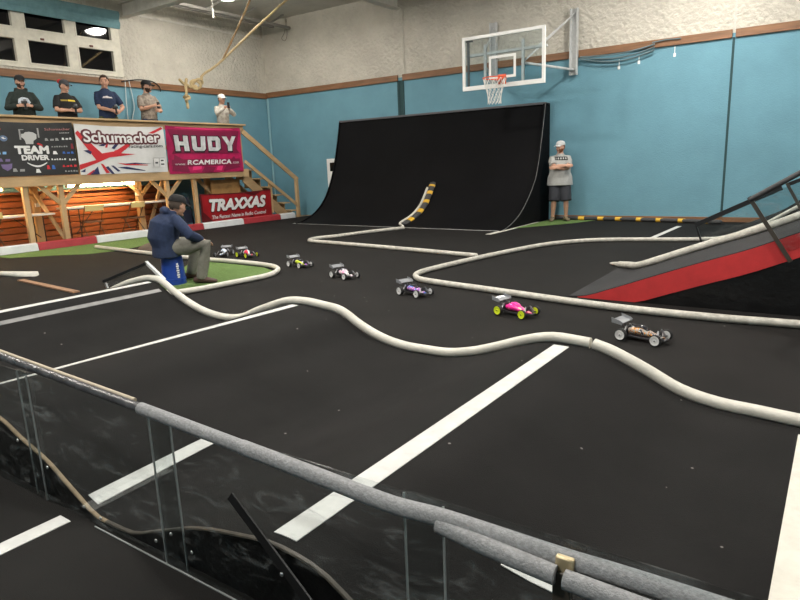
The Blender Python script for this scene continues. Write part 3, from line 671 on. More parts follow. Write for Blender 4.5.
WVIN = mat('white_banner_vinyl', (.68, .68, .68), .45, 3, .06); MAROON = mat('maroon_print', (.10, .012, .018), .5)
PINKV = mat('magenta_banner_vinyl', (.40, .012, .085), .4, 4, .25); PDK = mat('dark_magenta_print', (.20, .01, .05), .45); REDV = mat('red_banner_vinyl', (.31, .010, .015), .4, 2.5, .25)
SILV = mat('silver_print', (.55, .57, .58), .35, 5, .25); PURP = mat('purple_print', (.16, .11, .26), .5)
def quad(a, b, c, d): return [(a, c), (b, c), (b, d), (a, d)]
def rnd(cx, cy, rx, ry, n=14): return [(cx+rx*cos(2*pi*k/n), cy+ry*sin(2*pi*k/n)) for k in range(n)]

t = thing('banner', 'black banner printed TEAM DRIVER hanging from the deck rail', 'banner', (BX, 6.3, 1.45), 0, 'banners')
f = banner_map(5.15, 7.24, 1.47, 2.52, BX, .008, 1); cloth('vinyl_sheet', f, BLK, t)
o = .006
letters('TEAM', (.425, .735, .40, .57), f, .012, WHT, t, bold=.10)
letters('DRIVER', (.475, .725, .285, .385), f, .012, WHT, t, bold=.09)
patch('arc_mark', [[(.52+.18*i/8, .25-.06*sin(pi*i/8)) for i in range(9)]+[(.52+.18*(8-i)/8, .232-.075*sin(pi*(8-i)/8)) for i in range(9)]], f, o, WHT, t)
fist = [(.535,.60),(.60,.60),(.605,.66),(.635,.70),(.64,.78),(.61,.82),(.585,.80),(.575,.83),(.555,.80),(.54,.82),(.525,.79),(.505,.79),(.50,.73),(.52,.70),(.53,.66)]
patch('fist_mark', [fist], f, o, mat('light_grey_print', (.5,.5,.5), .5), t, 'grey raised fist mark')
for q in (quad(.485,.50,.68,.87), quad(.65,.665,.72,.90), quad(.485,.53,.86,.875)): patch('frame_mark', [q], f, o, GRY, t)
for bx in ((.72,.97,.855,.90), ): letters('Schumacher', bx, f, o, mat('pale_red_print', (.6,.25,.24), .5), t, bold=.02)
small = [((.86,.96,.80,.812), WHT), ((.71,.86,.66,.71), GRY), ((.875,.985,.675,.715), WHT), ((.765,.93,.535,.56), GRY), ((.77,.835,.395,.455), WHT), ((.865,.99,.405,.445), BLUP), ((.745,.895,.285,.315), WHT), ((.92,1.0,.275,.31), WHT), ((.845,.995,.15,.19), REDP), ((.86,1.0,.055,.085), GRY), ((.585,.65,.055,.125), WHT), ((.38,.50,.085,.145), GRY), ((.28,.34,.90,.95), REDP), ((.28,.34,.85,.885), REDP), ((.27,.36,.40,.46), mat('pale_blue_print', (.2,.4,.7), .5)), ((.27,.385,.27,.33), PURP), ((.955,.995,.50,.60), mat('dark_red_print', (.25,.02,.03), .5)), ((.69,.735,.115,.19), REDP), ((.738,.785,.115,.19), BLUP)]
for (a, b, c, d), m in small:
    k_ = max(1, round((b-a)/(d-c)/.9)); g_ = (b-a)/k_
    for q in range(k_):
        x_ = a+g_*q; hh = d-(.25*(d-c) if q % 3 == 1 else 0); patch('sponsor_mark', [[(x_, c), (x_+g_*.72, c), (x_+g_*(.80 if q % 2 else .5), hh), (x_+g_*.10, hh)]], f, o, m, t)
patch('round_mark', [rnd(.345,.70,.035,.055)], f, o, mat('slate_print', (.10,.16,.28), .5), t); patch('crest_mark', [[(.285,.22),(.34,.22),(.385,.235),(.375,.15),(.335,.10),(.295,.15)]], f, o, PURP, t)
patch('bird_mark', [[(.325,.71),(.345,.685),(.37,.70),(.35,.705),(.345,.73)]], f, o+.003, WHT, t)
patch('slash_mark', [[(.63,.60),(.685,.55),(.68,.59),(.645,.625)]], f, o, REDP, t)

t = thing('banner', 'white banner printed Schumacher with a red and blue flag splash, hanging from the deck rail', 'banner', (BX, 8.3, 1.45), 0, 'banners')
f = banner_map(7.27, 9.42, 1.455, 2.50, BX+.004, .010, 2.2); cloth('vinyl_sheet', f, WVIN, t)
patch('flag_print', [[(.0,.10),(.0,.20),(.18,.29),(.0,.82),(.03,.87),(.25,.42),(.38,.46),(.55,.66),(.60,.66),(.46,.42),(.62,.40),(.45,.36),(.33,.34),(.2,.24)], [(.22,.22),(.27,.02),(.31,.02),(.25,.2)], [(.40,.22),(.75,.17),(.75,.155),(.5,.17)], [(.80,.86),(.97,.99),(.99,.95),(.86,.85)], [(.06,.0),(.12,.0),(.16,.09),(.14,.09)], [(.29,.55),(.32,.68),(.34,.68),(.315,.55)]], f, .006, REDP, t, 'red strokes of the flag print')
patch('flag_print', [[(.06,.48),(.16,.50),(.13,.40)], [(.22,.58),(.33,.68),(.36,.68),(.28,.58)], [(.36,.54),(.43,.68),(.46,.66),(.39,.52)], [(.1,.0),(.19,.16),(.2,.0)], [(.27,.14),(.33,.0),(.36,.0),(.3,.16)], [(.33,.17),(.40,.04),(.43,.05),(.36,.17)], [(.40,.13),(.5,.14),(.72,.05),(.7,.04),(.5,.09)], [(.45,.20),(.6,.22),(.8,.19),(.6,.19)], [(.0,.06),(.06,.12),(.05,.05)]], f, .006, NAVYP, t, 'navy blue strokes of the flag print')
letters('Schumacher', (.075, .93, .65, .875), f, .007, MAROON, t, bold=.04, grow=.125, lab='dark maroon outline of the large lettering')
letters('Schumacher', (.075, .93, .65, .875), f, .013, WHT, t, bold=.04, lab='white large lettering')
letters('racing-cars.com', (.55, .96, .53, .61), f, .008, mat('charcoal_print', (.03,.03,.04), .5), t, bold=.03)
patch('corner_label', [quad(.83,.90,.13,.31), quad(.905,.97,.12,.30)], f, .006, mat('off_white_print', (.8,.8,.8), .5), t); patch('corner_mark', [quad(.85,.885,.19,.225), quad(.92,.96,.16,.19), quad(.92,.955,.24,.27), quad(.826,.83,.13,.31), quad(.90,.903,.12,.31), quad(.83,.97,.308,.314)], f, .009, mat('charcoal_print', (.03,.03,.04), .5), t)

t = thing('banner', 'magenta banner printed HUDY at the right end of the deck rail', 'banner', (BX, 10.6, 1.42), 0, 'banners')
f = banner_map(9.46, 11.76, 1.40, 2.53, BX+.008, .014, 4.0); cloth('vinyl_sheet', f, PINKV, t)
patch('dark_print', [[(.05,.42),(.97,.42),(.93,.52),(.98,.93),(.02,.93),(.1,.55)], [(.03,.06),(.25,.02),(.2,.28),(.08,.4)], [(.7,.02),(.95,.1),(.88,.36),(.78,.2)], [(.40,.02),(.55,.0),(.60,.12),(.45,.14)]], f, .005, PDK, t, 'dark magenta shapes behind the lettering')
patch('bright_print', [[(.10,.96),(.9,.96),(.86,.985),(.15,.985)], [(.28,.06),(.40,.08),(.42,.2),(.3,.17)], [(.60,.05),(.68,.04),(.72,.17),(.63,.14)]], f, .005, mat('bright_pink_print', (.75,.04,.18), .45), t)
def qd(*p): return [tuple(p[i:i+2]) for i in range(0, len(p), 2)]
glyph = dict(H=[qd(0,0,.33,0,.27,1,-.06,1), qd(.64,0,1,0,.92,1,.60,1), qd(.30,.38,.64,.38,.63,.62,.28,.62)],
    U=[qd(.02,.18,.34,.28,.30,1,-.02,1), qd(.62,.28,.98,.18,1,1,.64,1), qd(.02,.18,.18,0,.82,0,.98,.18,.62,.28,.34,.28)],
    D=[qd(.0,0,.33,0,.29,1,-.04,1), qd(.29,.74,.62,.74,.80,1,.28,1), qd(.31,0,.76,0,.62,.27,.31,.27), qd(.62,.27,.76,0,1,.22,.98,.80,.80,1,.62,.74)],
    Y=[qd(.36,0,.70,0,.72,.40,.36,.40), qd(.36,.40,.54,.40,.54,.62,.30,1,-.08,1), qd(.54,.40,.72,.40,1.08,1,.74,1,.54,.62)])
for q, ch in enumerate('HUDY'):
    x_ = .10+.212*q; G_ = [[(x_+.176*u, .475+.335*v) for u, v in P_] for P_ in glyph[ch]]
    def grow_(P_):
        cx_ = sum(p[0] for p in P_)/len(P_); cy_ = sum(p[1] for p in P_)/len(P_); return [(p[0]+(.012 if p[0] > cx_ else -.006), p[1]+(.018 if p[1] > cy_ else -.035)) for p in P_]
    patch('letter_shadow', [grow_(P_) for P_ in G_], f, .008, mat('near_black_print', (.02,.006,.012), .5), t, 'black shadow of a silver letter', one=True)
    patch('letter', G_, f, .013, SILV, t, 'silver letter '+ch, one=True)
letters('RCAMERICA', (.225, .83, .18, .285), f, .012, WHT, t, bold=.07, shear=.15, space=1.1)
letters('www.', (.07, .205, .175, .215), f, .012, WHT, t, bold=.02); letters('.com', (.845, .935, .185, .23), f, .012, WHT, t, bold=.02)
patch('dark_print', [quad(.04,.96,.15,.30)], f, .0065, PDK, t)

t = thing('banner', 'red banner printed TRAXXAS standing on the floor by the stairs', 'banner', (-13.085, 11.5, .02), 0, 'banners')
f = banner_map(10.28, 12.72, .05, .875, -13.085+.0, .012, 5.1)
mbx = MB(); cloth('vinyl_sheet', f, REDV, t)
patch('dark_print', [quad(.0,1.0,.965,1.0), quad(.0,.02,.0,.97), [(.0,.0),(.18,.0),(.10,.25),(.0,.5)], [(.5,.0),(.8,.0),(.7,.2)], [(.6,.96),(.85,.96),(.75,.85)]], f, .004, mat('dark_red_vinyl', (.09,.004,.006), .45), t, 'dark edge and shading of the print')
letters('TRAXXAS', (.105, .915, .42, .83), f, .007, mat('black_print', (.015,.004,.004), .5), t, bold=.09, grow=.035, shear=.25, lab='black shadow of the large lettering')
letters('TRAXXAS', (.105, .915, .43, .84), f, .013, WHT, t, bold=.09, shear=.25, lab='white large lettering')
letters('The Fastest Name in Radio Control', (.125, .90, .20, .32), f, .012, WHT, t, bold=.05, shear=.15)

# ---------------------------------------------------------------- under the deck
t = thing('bleachers', 'folded reddish brown wooden bleachers against the wall under the deck', 'bleachers', (-14.4, 7, 0))
for k in range(8):
    z = .02+k*.135; xo = -14.17-.012*(k % 2)-(.02*k)
    mb = MB(); mb.box((-14.55, 3.2, z), (xo, 10.25, z+.115)); obj('board', mb, BLEACH, t, world=True, bevel=.006)
mb = MB(); mb.box((-14.57, 3.25, .01), (-14.42, 10.2, 1.1)); obj('backing', mb, BLEACH_D, t, world=True)
mb = MB(); mb.box((-14.56, 3.2, 1.10), (-14.12, 10.3, 1.14)); obj('top_board', mb, BLEACH, t, world=True, bevel=.006)
for a, b, lab in ((4.0, 6.0, 'warm tube lamp under the left end of the deck, cut by the picture edge'), (7.35, 8.95, 'warm white tube lamp fixed under the middle of the deck')):
    t = thing('tube_lamp', lab, 'lamp', (-13.8, (a+b)/2, 1.30), 0, 'tube lamps under the deck')
    mb = MB(); mb.cyl((-13.8, a, 1.225), (-13.8, b, 1.225), .024); obj('tube', mb, TUBE, t, 'glowing tube', world=True)
    mb = MB(); mb.box((-13.84, a-.04, 1.252), (-13.76, b+.04, 1.30)); obj('housing', mb, WHITEP, t, world=True)
    for y in (a-.02, b+.02): mb = MB(); mb.box((-13.83, y-.018, 1.195), (-13.77, y+.018, 1.252)); obj('end_cap', mb, WHITEP, t, world=True)
def table(y0, y1, z, lab):
    t = thing('folding_table', lab, 'table', (-13.62, (y0+y1)/2, 0), 0, 'white folding tables under the deck')
    mb = MB(); mb.box((-13.86, y0, z-.04), (-13.36, y1, z)); obj('table_top', mb, PAPER, t, world=True, bevel=.012)
    for y in (y0+.25, y1-.25):
        for x in (-13.82, -13.4):
            mb = MB(); mb.cyl((x, y, 0), (x, y, z-.04), .013, seg=8); obj('leg', mb, BLACKM, t, world=True)
        s = 1 if y == y0+.25 else -1; mb = MB(); mb.cyl((-13.6, y, .2), (-13.6, y+s*.5, z-.045), .010, seg=8); obj('leg_brace', mb, BLACKM, t, world=True)
table(4.7, 6.78, .70, 'white folding table under the left end of the deck')
table(7.05, 9.95, .78, 'long white folding table under the middle of the deck')
def chair(x, y, rz, lab):
    t = thing('folding_chair', lab, 'chair', (x, y, 0), rz, 'folding chairs under the deck')
    mb = MB(); mb.box((-.19, -.19, .43), (.19, .19, .455)); obj('seat', mb, CHAIRB, t, bevel=.01)
    mb = MB(); mb.sheet([[(-.20-.03*cos(v*pi/2), v*.2, z) for v in (-1,-.5,0,.5,1)] for z in (.68,.74,.80)], .015, nrm=(1,0,0)); obj('backrest', mb, CHAIRY, t, 'pale yellow backrest')
    for s in (-1, 1):
        mb = MB(); mb.cyl((.24, s*.2, 0), (-.215, s*.2, .80), .011, seg=8); obj('leg', mb, CHAIRB, t)
        mb = MB(); mb.cyl((-.24, s*.185, 0), (.10, s*.185, .44), .011, seg=8); obj('leg', mb, CHAIRB, t)
    mb = MB(); mb.cyl((.155, -.19, .14), (.155, .19, .14), .008, seg=8); obj('stretcher', mb, CHAIRB, t)
# chairs: local +x is the way the sitter faces
def chairs():
    chair(-13.37, 5.45, pi+.15, 'pale backed folding chair left of the first deck post')
    chair(-13.38, 7.55, pi-.1, 'pale backed folding chair just right of the second deck post')
    chair(-13.38, 8.55, pi+.2, 'pale backed folding chair standing left of the seated man in the picture')
chairs()
# dark clutter beside the red banner: a folded black chair leaning
t = thing('folded_chair', 'dark folded chair leaning under the deck behind the seated man', 'chair', (-13.5, 9.95, 0))
for s in (0, .34):
    mb = MB(); mb.cyl((-13.45, 10.05+s*.8, 0), (-13.62, 10.05+s*.8, .82), .012, seg=8); obj('frame_tube', mb, BLACKM, t, world=True)
    mb = MB(); mb.cyl((-13.5, 10.07+s*.75, .02), (-13.55, 10.07+s*.75, .6), .012, seg=8); obj('frame_tube', mb, BLACKM, t, world=True)
mb = MB(); mb.bar((-13.575, 10.19, .58), (-13.615, 10.19, .8), .27, .02, up=(1,0,0)); obj('backrest', mb, mat('navy_vinyl', (.02,.025,.05), .5), t, world=True)
mb = MB(); mb.bar((-13.50, 10.19, .15), (-13.545, 10.19, .48), .26, .02, up=(1,0,0)); obj('seat', mb, mat('navy_vinyl', (.02,.025,.05), .5), t, world=True)

# ================================================================= BACKBOARD
t = thing('basketball_backboard', 'clear basketball backboard with white frame, orange rim and net on the back wall', 'backboard', (-5.72, 12.4, 2.88))
bx0, bx1, bz0, bz1, by = -6.63, -4.80, 2.89, 3.96, 12.31
mb = MB(); mb.box((bx0+.05, by+.015, bz0+.06), (bx1-.05, by+.027, bz1-.05)); obj('glass', mb, CLEAR_BB, t, 'clear glass board', world=True, smooth=False)
mb = MB()
mb.box((bx0, by, bz0), (bx1, by+.05, bz0+.085)); mb.box((bx0, by, bz1-.06), (bx1, by+.05, bz1)); mb.box((bx0, by, bz0+.085), (bx0+.06, by+.05, bz1-.06)); mb.box((bx1-.06, by, bz0+.085), (bx1, by+.05, bz1-.06))
obj('frame', mb, WHITEP, t, 'white frame', world=True, smooth=False)
cx = (bx0+bx1)/2; mb = MB(); q0, q1 = cx-.30, cx+.30
mb.box((q0, by+.008, 3.07), (q1, by+.014, 3.12)); mb.box((q0, by+.008, 3.47), (q1, by+.014, 3.52)); mb.box((q0, by+.008, 3.12), (q0+.05, by+.014, 3.47)); mb.box((q1-.05, by+.008, 3.12), (q1, by+.014, 3.47))
obj('target_square', mb, WHITEP, t, 'white shooting square', world=True, smooth=False)
rc = Vector((cx, by-.36, 3.04)); mb = MB(); mb.loft([rc+Vector((.23*cos(a), .23*sin(a), 0)) for a in [2*pi*k/32 for k in range(32)]], .011, 8, ref=(0,0,1), cyc=True)
mb.box((cx-.10, by-.14, 3.02), (cx+.10, by-.002, 3.05)); mb.box((cx-.09, by-.012, 2.95), (cx+.09, by-.002, 3.14)); mb.bar((cx-.08, by-.01, 2.95), (cx-.05, by-.15, 3.03), .02, .01); mb.bar((cx+.08, by-.01, 2.95), (cx+.05, by-.15, 3.03), .02, .01)
obj('rim', mb, ORANGE, t, 'orange rim', world=True, angle=50)
mb = MB(); nn = 12
def npt(k, lv):
    z = [3.03, 2.92, 2.82, 2.72, 2.62, 2.54][lv]; r = [.225, .20, .165, .14, .13, .135][lv]; a = 2*pi*(k+.5*lv)/nn; return rc+Vector((r*cos(a), r*sin(a), z-rc.z))
for lv in range(5):
    for k in range(nn):
        mb.cyl(npt(k, lv), npt(k, lv+1), .005, seg=5); mb.cyl(npt(k, lv), npt(k-1, lv+1), .005, seg=5)
obj('net', mb, NETW, t, 'white cord net', world=True)
mb = MB(); mb.bar((bx0+.05, by+.12, 3.60), (bx1+.0, by+.12, 3.60), .07, .05); obj('cross_bar', mb, GREYP, t, world=True)
for x in (cx-.42, cx+.42): mb = MB(); mb.bar((x, by+.09, 2.98), (x, by+.09, 3.78), .05, .05); obj('upright', mb, GREYP, t, world=True)
for x in (bx0+.11, ): mb = MB(); mb.bar((x, by+.07, 2.96), (x, by+.07, 3.9), .04, .04); mb.bar((x-.05, by+.07, 3.88), (x+.1, by+.07, 3.88), .04, .03); obj('side_bracket', mb, mat('dark_grey_steel', (.08,.085,.09), .5), t, world=True)
for X, y_, lab in ((-4.9, 0, None), (-6.85, 0, None)):
    mb = MB(); mb.box((X-.085, D-.075, 3.22), (X+.085, D-.05, 4.6)); mb.box((X-.085, D-.075, 3.22), (X-.06, D-.15, 4.6)); mb.box((X+.06, D-.15, 3.22), (X+.085, D-.075, 4.6)); obj('wall_bracket', mb, GREYP, t, 'pale grey steel wall bracket', world=True, smooth=False)
mb = MB(); mb.cyl((-5.3, by+.12, 3.33), (-4.9, D-.1, 3.33), .028); obj('support_arm', mb, GREYP, t, world=True)
mb = MB(); mb.cyl((-5.3, by+.12, 3.35), (-4.92, D-.1, 4.48), .018); obj('support_arm', mb, GREYP, t, world=True)
mb = MB(); mb.cyl((-4.98, by+.12, 3.62), (-4.9, D-.1, 4.5), .012); obj('stay_rod', mb, GREYP, t, world=True)
mb = MB(); mb.cyl((-6.14, by+.12, 3.33), (-6.85, D-.1, 3.33), .028); obj('support_arm', mb, GREYP, t, world=True)
mb = MB(); mb.cyl((-6.14, by+.12, 3.7), (-6.85, D-.1, 4.45), .018); obj('support_arm', mb, GREYP, t, world=True)

# cables, sign, ropes
mb = MB()
for k, (dz, sag) in enumerate(((0, .16), (.02, .10), (-.03, .2))):
    P = [(-4.75+(1.55)*i/12, D-.09-.006*k, 3.56+dz-sag*sin(pi*i/12*.8)+.12*i/12) for i in range(13)]; mb.loft(P, .017, 6)
mb.loft([(-3.25, D-.09, 3.68), (-3.0, D-.085, 3.70), (-2.7, D-.08, 3.69)], .012, 6)
obj('hanging_cable', mb, mat('grey_blue_cable', (.12, .18, .20), .6), label='bundle of grey cables sagging below the wood trim right of the backboard', cat='cable')
for x, z0, z1, lab in ((-3.93, 3.24, 3.44, 'left'), (-3.52, 3.30, 3.46, 'middle'), (-2.82, 3.36, 3.57, 'right')):
    mb = MB(); mb.box((x-.022, D-.02, z0), (x+.022, D, z0+.07)); mb.cyl((x, D-.01, z0+.07), (x, D-.01, z1), .008, seg=6); obj('cable_clip', mb, WHITEP, label='small white wall clip, %s one of the three below the cables' % lab, cat='clip', group='cable clips on the back wall')
t = thing('wall_notice', 'white framed notice on the back wall half hidden by the wall ride', 'notice', (-12.15, D, .8))
mb = MB(); mb.box((-12.32, D-.03, .78), (-11.8, D, 1.66)); obj('frame', mb, WHITEP, t, world=True, bevel=.004)
mb = MB(); mb.box((-12.2, D-.036, 1.3), (-11.9, D-.03, 1.55)); obj('dark_glass', mb, NIGHT, t, world=True)
mb = MB(); P = catmull([(-13.5, D-.04, 5.7), (-13.62, D-.05, 5.35), (-13.75, D-.05, 5.2), (-13.62, D-.05, 5.12), (-13.52, D-.05, 5.3), (-13.55, D-.05, 5.72)], 6); mb.loft(P, .011, 6)
obj('cord_loop', mb, mat('grey_cord', (.28,.26,.22), .8), label='loop of grey cord hanging high on the back wall near the corner', cat='cord')
mb = MB()
for P in ([(L+.05, 9.56, 3.7), (L+.05, 9.52, 3.2), (L+.05, 9.50, 2.5), (L+.05, 9.5, 1.7)], [(L+.05, 9.66, 3.7), (L+.05, 9.72, 3.1), (L+.05, 9.62, 2.7), (L+.05, 9.6, 1.7)]):
    mb.loft(catmull(P, 6), .011, 6)
obj('electric_cable', mb, mat('white_cord', (.6,.66,.68), .6), label='white cords hanging down the teal left wall between two spectators', cat='cord')
mb = MB(); mb.loft(catmull([(L+.065, 9.45, 3.66), (L+.07, 9.9, 3.74), (L+.07, 10.3, 3.73), (L+.07, 10.5, 3.62), (L+.07, 10.52, 3.5)], 6), .014, 6)
obj('electric_cable', mb, RUBBER, label='black cable along the wood trim above the person in brown camouflage', cat='cable')
t = thing('climbing_rope', 'tan climbing rope hanging from the ceiling with a knotted end over the deck', 'rope', (-11.0, 8.8, 2.75))
mb = MB(); P = catmull([(-11.0, 10.95, CEIL), (-11, 10.55, 5.12), (-11, 10.16, 4.54), (-11.0, 9.62, 3.77)], 6); mb.loft(P, .022, 8); obj('rope_strand', mb, ROPE_D, t, 'brown rope strand', world=True, angle=60)
mb = MB(); P = catmull([(-11.03, 12.35, CEIL), (-11.03, 11.74, 5.33), (-11.02, 10.6, 4.5), (-11.0, 9.6, 3.75), (-11, 9.3, 3.55), (-11, 9.1, 3.44), (-11, 9.0, 3.36)], 6); mb.loft(P, .026, 8); obj('rope_strand', mb, ROPE, t, 'pale tan rope strand', world=True, angle=60)
mb = MB()
coil = [(-11+.05*sin(a*1.3), 8.92+.075*cos(a)-.012*a, 3.22+.085*sin(a)-.004*a) for a in [i*.5 for i in range(26)]]
mb.loft(catmull([(-11, 9.0, 3.36)]+coil+[(-11, 8.68, 3.13), (-11, 8.62, 3.17), (-11.02, 8.55, 3.19), (-11, 8.45, 3.25)], 3), .029, 8, cap=1)
mb.loft(catmull([(-10.98, 8.60, 3.27), (-11, 8.58, 3.16), (-10.97, 8.56, 3.02), (-10.95, 8.52, 2.95), (-11.04, 8.54, 2.92), (-11.02, 8.62, 2.95), (-10.95, 8.6, 2.90), (-10.96, 8.52, 2.87), (-11, 8.57, 2.82), (-11, 8.58, 2.72)], 5), .029, 8, cap=1)
obj('rope_knot', mb, ROPE, t, 'knotted rope end', world=True, angle=60)
mb = MB(); mb.cyl((-12.9, 11.1, 5.12), (-12.9, 11.1, 5.34), .03); mb.cyl((-12.9, 11.1, 5.3), (-12.9, 11.1, CEIL), .012); obj('hanging_conduit', mb, mat('grey_conduit', (.35,.34,.31), .6), label='short white conduit hanging from the ceiling near the lamp', cat='conduit')

# ================================================================= RADIO CONTROLLED BUGGIES
def buggy(label, x, y, rz, cols, rim, seed, wing=WINGM, scale=14):
    t = thing('toy_buggy', label, 'toy car', (x, y, .0042), rz, 'radio controlled buggies queued on the track')
    body = livery('buggy_paint_%d' % seed, cols, scale, seed*1.7); tyre = RUBBER; rimm = mat(*rim)
    alloy = mat('dark_alloy', (.05, .05, .055), .4, metal=.3)
    # chassis tub
    mb = MB(); mb.prism([(-.13,-.035),(-.06,-.05),(.06,-.05),(.13,-.028),(.165,-.02),(.165,.02),(.13,.028),(.06,.05),(-.06,.05),(-.13,.035)], 'z', .022, .034); obj('chassis', mb, alloy, t, bevel=.002)
    # shell: low nose, cab bubble, tapering tail with side pods
    st = [(.165,.012,.008,.040),(.12,.024,.014,.047),(.07,.034,.022,.054),(.03,.045,.030,.062),(-.005,.050,.040,.070),(-.04,.050,.042,.072),(-.08,.040,.036,.068),(-.115,.024,.026,.062)]
    mb = MB(); mb.loft([(a, 0, c) for a, b, h, c in st], [(b, h*.85) for a, b, h, c in st], 16, ref=(0,1,0)); obj('body_shell', mb, body, t, angle=50)
    mb = MB(); mb.loft([(.035,0,.082),(.01,0,.098),(-.02,0,.106),(-.055,0,.100),(-.085,0,.082)], [(.022,.008),(.028,.014),(.028,.016),(.024,.014),(.016,.008)], 14, ref=(0,1,0), cap=1); obj('cockpit', mb, mat('dark_cockpit_window', (.02,.02,.025), .15) if seed % 2 else body, t)
    # wheels
    for wx, wy, R, W in ((.135,.105,.044,.026),(.135,-.105,.044,.026),(-.135,.105,.046,.040),(-.135,-.105,.046,.040)):
        s = 1 if wy > 0 else -1; yo = wy+s*W/2; yi = wy-s*W/2
        prof = [(yi+s*.004, R*.70), (yi, R*.74), (yi, R*.9), (yi+s*W*.15, R), (yo-s*W*.15, R), (yo, R*.9), (yo, R*.76), (yo-s*.006, R*.72)]
        mb = MB(); mb.lathe((wx, 0, R), (0,1,0), (1,0,0), prof); w_ = obj('wheel', mb, tyre, t, 'black tyre')
        dish = [(yi+s*.003, R*.60), (yi-s*.001, R*.70), (yi+s*.0005, R*.745), (yo-s*.004, R*.70), (yo+s*.0005, R*.83), (yo+s*.002, R*.80), (yo-s*.001, R*.66), (yo-s*.003, R*.3), (yo+s*.002, R*.18)]
        mb = MB(); mb.lathe((wx, 0, R), (0,1,0), (1,0,0), dish); obj('wheel_dish', mb, rimm, w_)
        mb = MB(); mb.cyl((wx, yo, R), (wx, yo+s*.005, R), .005, seg=8); obj('wheel_nut', mb, alloy, w_)
        mb = MB(); mb.bar((wx-.0, s*.022, .036), (wx, yi, R-.004), .028 if wx > 0 else .04, .006); obj('suspension_arm', mb, alloy, t)
        top = (wx-.012 if wx > 0 else wx+.012, s*.03, .098 if wx > 0 else .105)
        mb = MB(); mb.cyl((wx, wy*.68, .042), top, .006, seg=10); k = [(Vector((wx, wy*.68, .042))*(1-i/40)+Vector(top)*(i/40))+Vector((.009*cos(i*1.05), .006*sin(i*1.05), .006*sin(i*1.05))) for i in range(4, 34)]
        mb.loft(k, .0018, 5); obj('shock', mb, mat('silver_spring', (.4,.4,.42), .35, metal=.6), t, angle=60)
    for wx, h in ((.122, .105), (-.122, .112)):
        mb = MB(); mb.prism([(-.018,.034),(.018,.034),(.022,.06),(.038,h-.008),(.034,h),(.012,h-.012),(-.012,h-.012),(-.034,h),(-.038,h-.008),(-.022,.06)], 'x', wx-.002, wx+.002); obj('shock_tower', mb, alloy, t)
    mb = MB(); mb.prism([(-.035,.03),(.035,.03),(.03,.04),(-.03,.04)], 'x', .165, .19); obj('front_bumper', mb, alloy, t, bevel=.003)
    mb = MB(); mb.cbox((-.15, 0, .048), (.05, .045, .045)); obj('gearbox', mb, alloy, t, bevel=.006)
    for s in (-1, 1): mb = MB(); mb.bar((-.135, s*.022, .06), (-.175, s*.022, .128), .01, .006); obj('wing_mount', mb, alloy, t)
    rows = [[(-.215, v, .150+.004*cos(v*20)), (-.195, v, .138), (-.165, v, .132), (-.14, v, .128)] for v in (-.085,-.05,0,.05,.085)]
    mb = MB(); mb.sheet(rows, .003)
    for s in (-1, 1): mb.prism([(-.222,.128),(-.138,.115),(-.132,.135),(-.150,.150),(-.225,.168)], 'y', s*.085-.0015, s*.085+.0015)
    obj('rear_wing', mb, wing, t, angle=30)
    return t
RW = ('white_wheel', (.78,.78,.78), .4); RY_ = ('fluorescent_yellow_wheel', (.72,.85,.02), .4)
W_, K_, O_ = (.75,.75,.75), (.02,.02,.022), (.75,.30,.04)
buggy('black and white toy buggy with orange flashes and white wheels, first of the queue', -1.07, 4.86, -.20, [K_, W_, K_, O_, (.35,.34,.32)], RW, 1, scale=26)
buggy('hot pink toy buggy with bright yellow wheels, second in the queue', -2.27, 5.20, -.25, [(.85,.02,.30), (.85,.02,.30), (.85,.02,.30), (.85,.02,.30), (.85,.02,.30), (.85,.45,.30)], RY_, 2, scale=20)
buggy('purple, pink and blue toy buggy with white wheels by the hose bend', -3.63, 5.58, -.27, [(.05,.16,.55), (.75,.30,.62), (.30,.08,.50), (.80,.65,.75)], RW, 3)
buggy('white and pink toy buggy with black tail, fourth in the queue', -5.06, 6.12, -.28, [W_, (.80,.35,.55), W_, (.08,.06,.12)], RW, 4)
buggy('purple and lime yellow toy buggy with white wheels, fifth in the queue', -6.27, 6.58, -.25, [(.30,.10,.45), (.30,.10,.45), (.62,.75,.05), (.62,.75,.05)], RW, 5)
buggy('red toy buggy with yellow wheels beside the hose triangle, second from the back', -7.88, 7.03, -.22, [(.75,.03,.08), (.80,.05,.12), (.05,.05,.05), (.6,.6,.6)], RY_, 6)
buggy('white and blue toy buggy nose to the camera, last of the queue', -8.42, 6.98, -1.05, [W_, (.12,.35,.75), W_, (.03,.03,.04)], ('grey_wheel', (.30,.30,.32), .5), 8)

# ================================================================= PEOPLE
def to_mesh(mb, voxel, smooth_it=4):
    me = bpy.data.meshes.new('tmp'); me.from_pydata([tuple(v) for v in mb.v], [], mb.f)
    bm = bmesh.new(); bm.from_mesh(me); bmesh.ops.recalc_face_normals(bm, faces=bm.faces); bm.to_mesh(me); bm.free()
    o = bpy.data.objects.new('tmp', me); COL.objects.link(o)
    r = o.modifiers.new('r', 'REMESH'); r.mode = 'VOXEL'; r.voxel_size = voxel
    if smooth_it: sm = o.modifiers.new('s', 'SMOOTH'); sm.factor = .5; sm.iterations = smooth_it
    dg = bpy.context.evaluated_depsgraph_get(); out = bpy.data.meshes.new_from_object(o.evaluated_get(dg))
    bpy.data.objects.remove(o); bpy.data.meshes.remove(me)
    return out
def fused(name, mb, m, parent, voxel, it=4, lab=None, wrinkle=0):
    me = to_mesh(mb, voxel, it); me.name = name
    if wrinkle:
        for v in me.vertices:
            n_ = noise.noise(Vector((v.co.x*9, v.co.y*9, v.co.z*6)))*.7+noise.noise(v.co*22)*.3
            v.co += v.normal*n_*wrinkle
    me.materials.clear(); me.materials.append(m)
    for p in me.polygons: p.use_smooth = True
    o = link(me, name, parent); MW[o.name] = MW[parent.name]
    if lab: o['label'] = lab
    return o
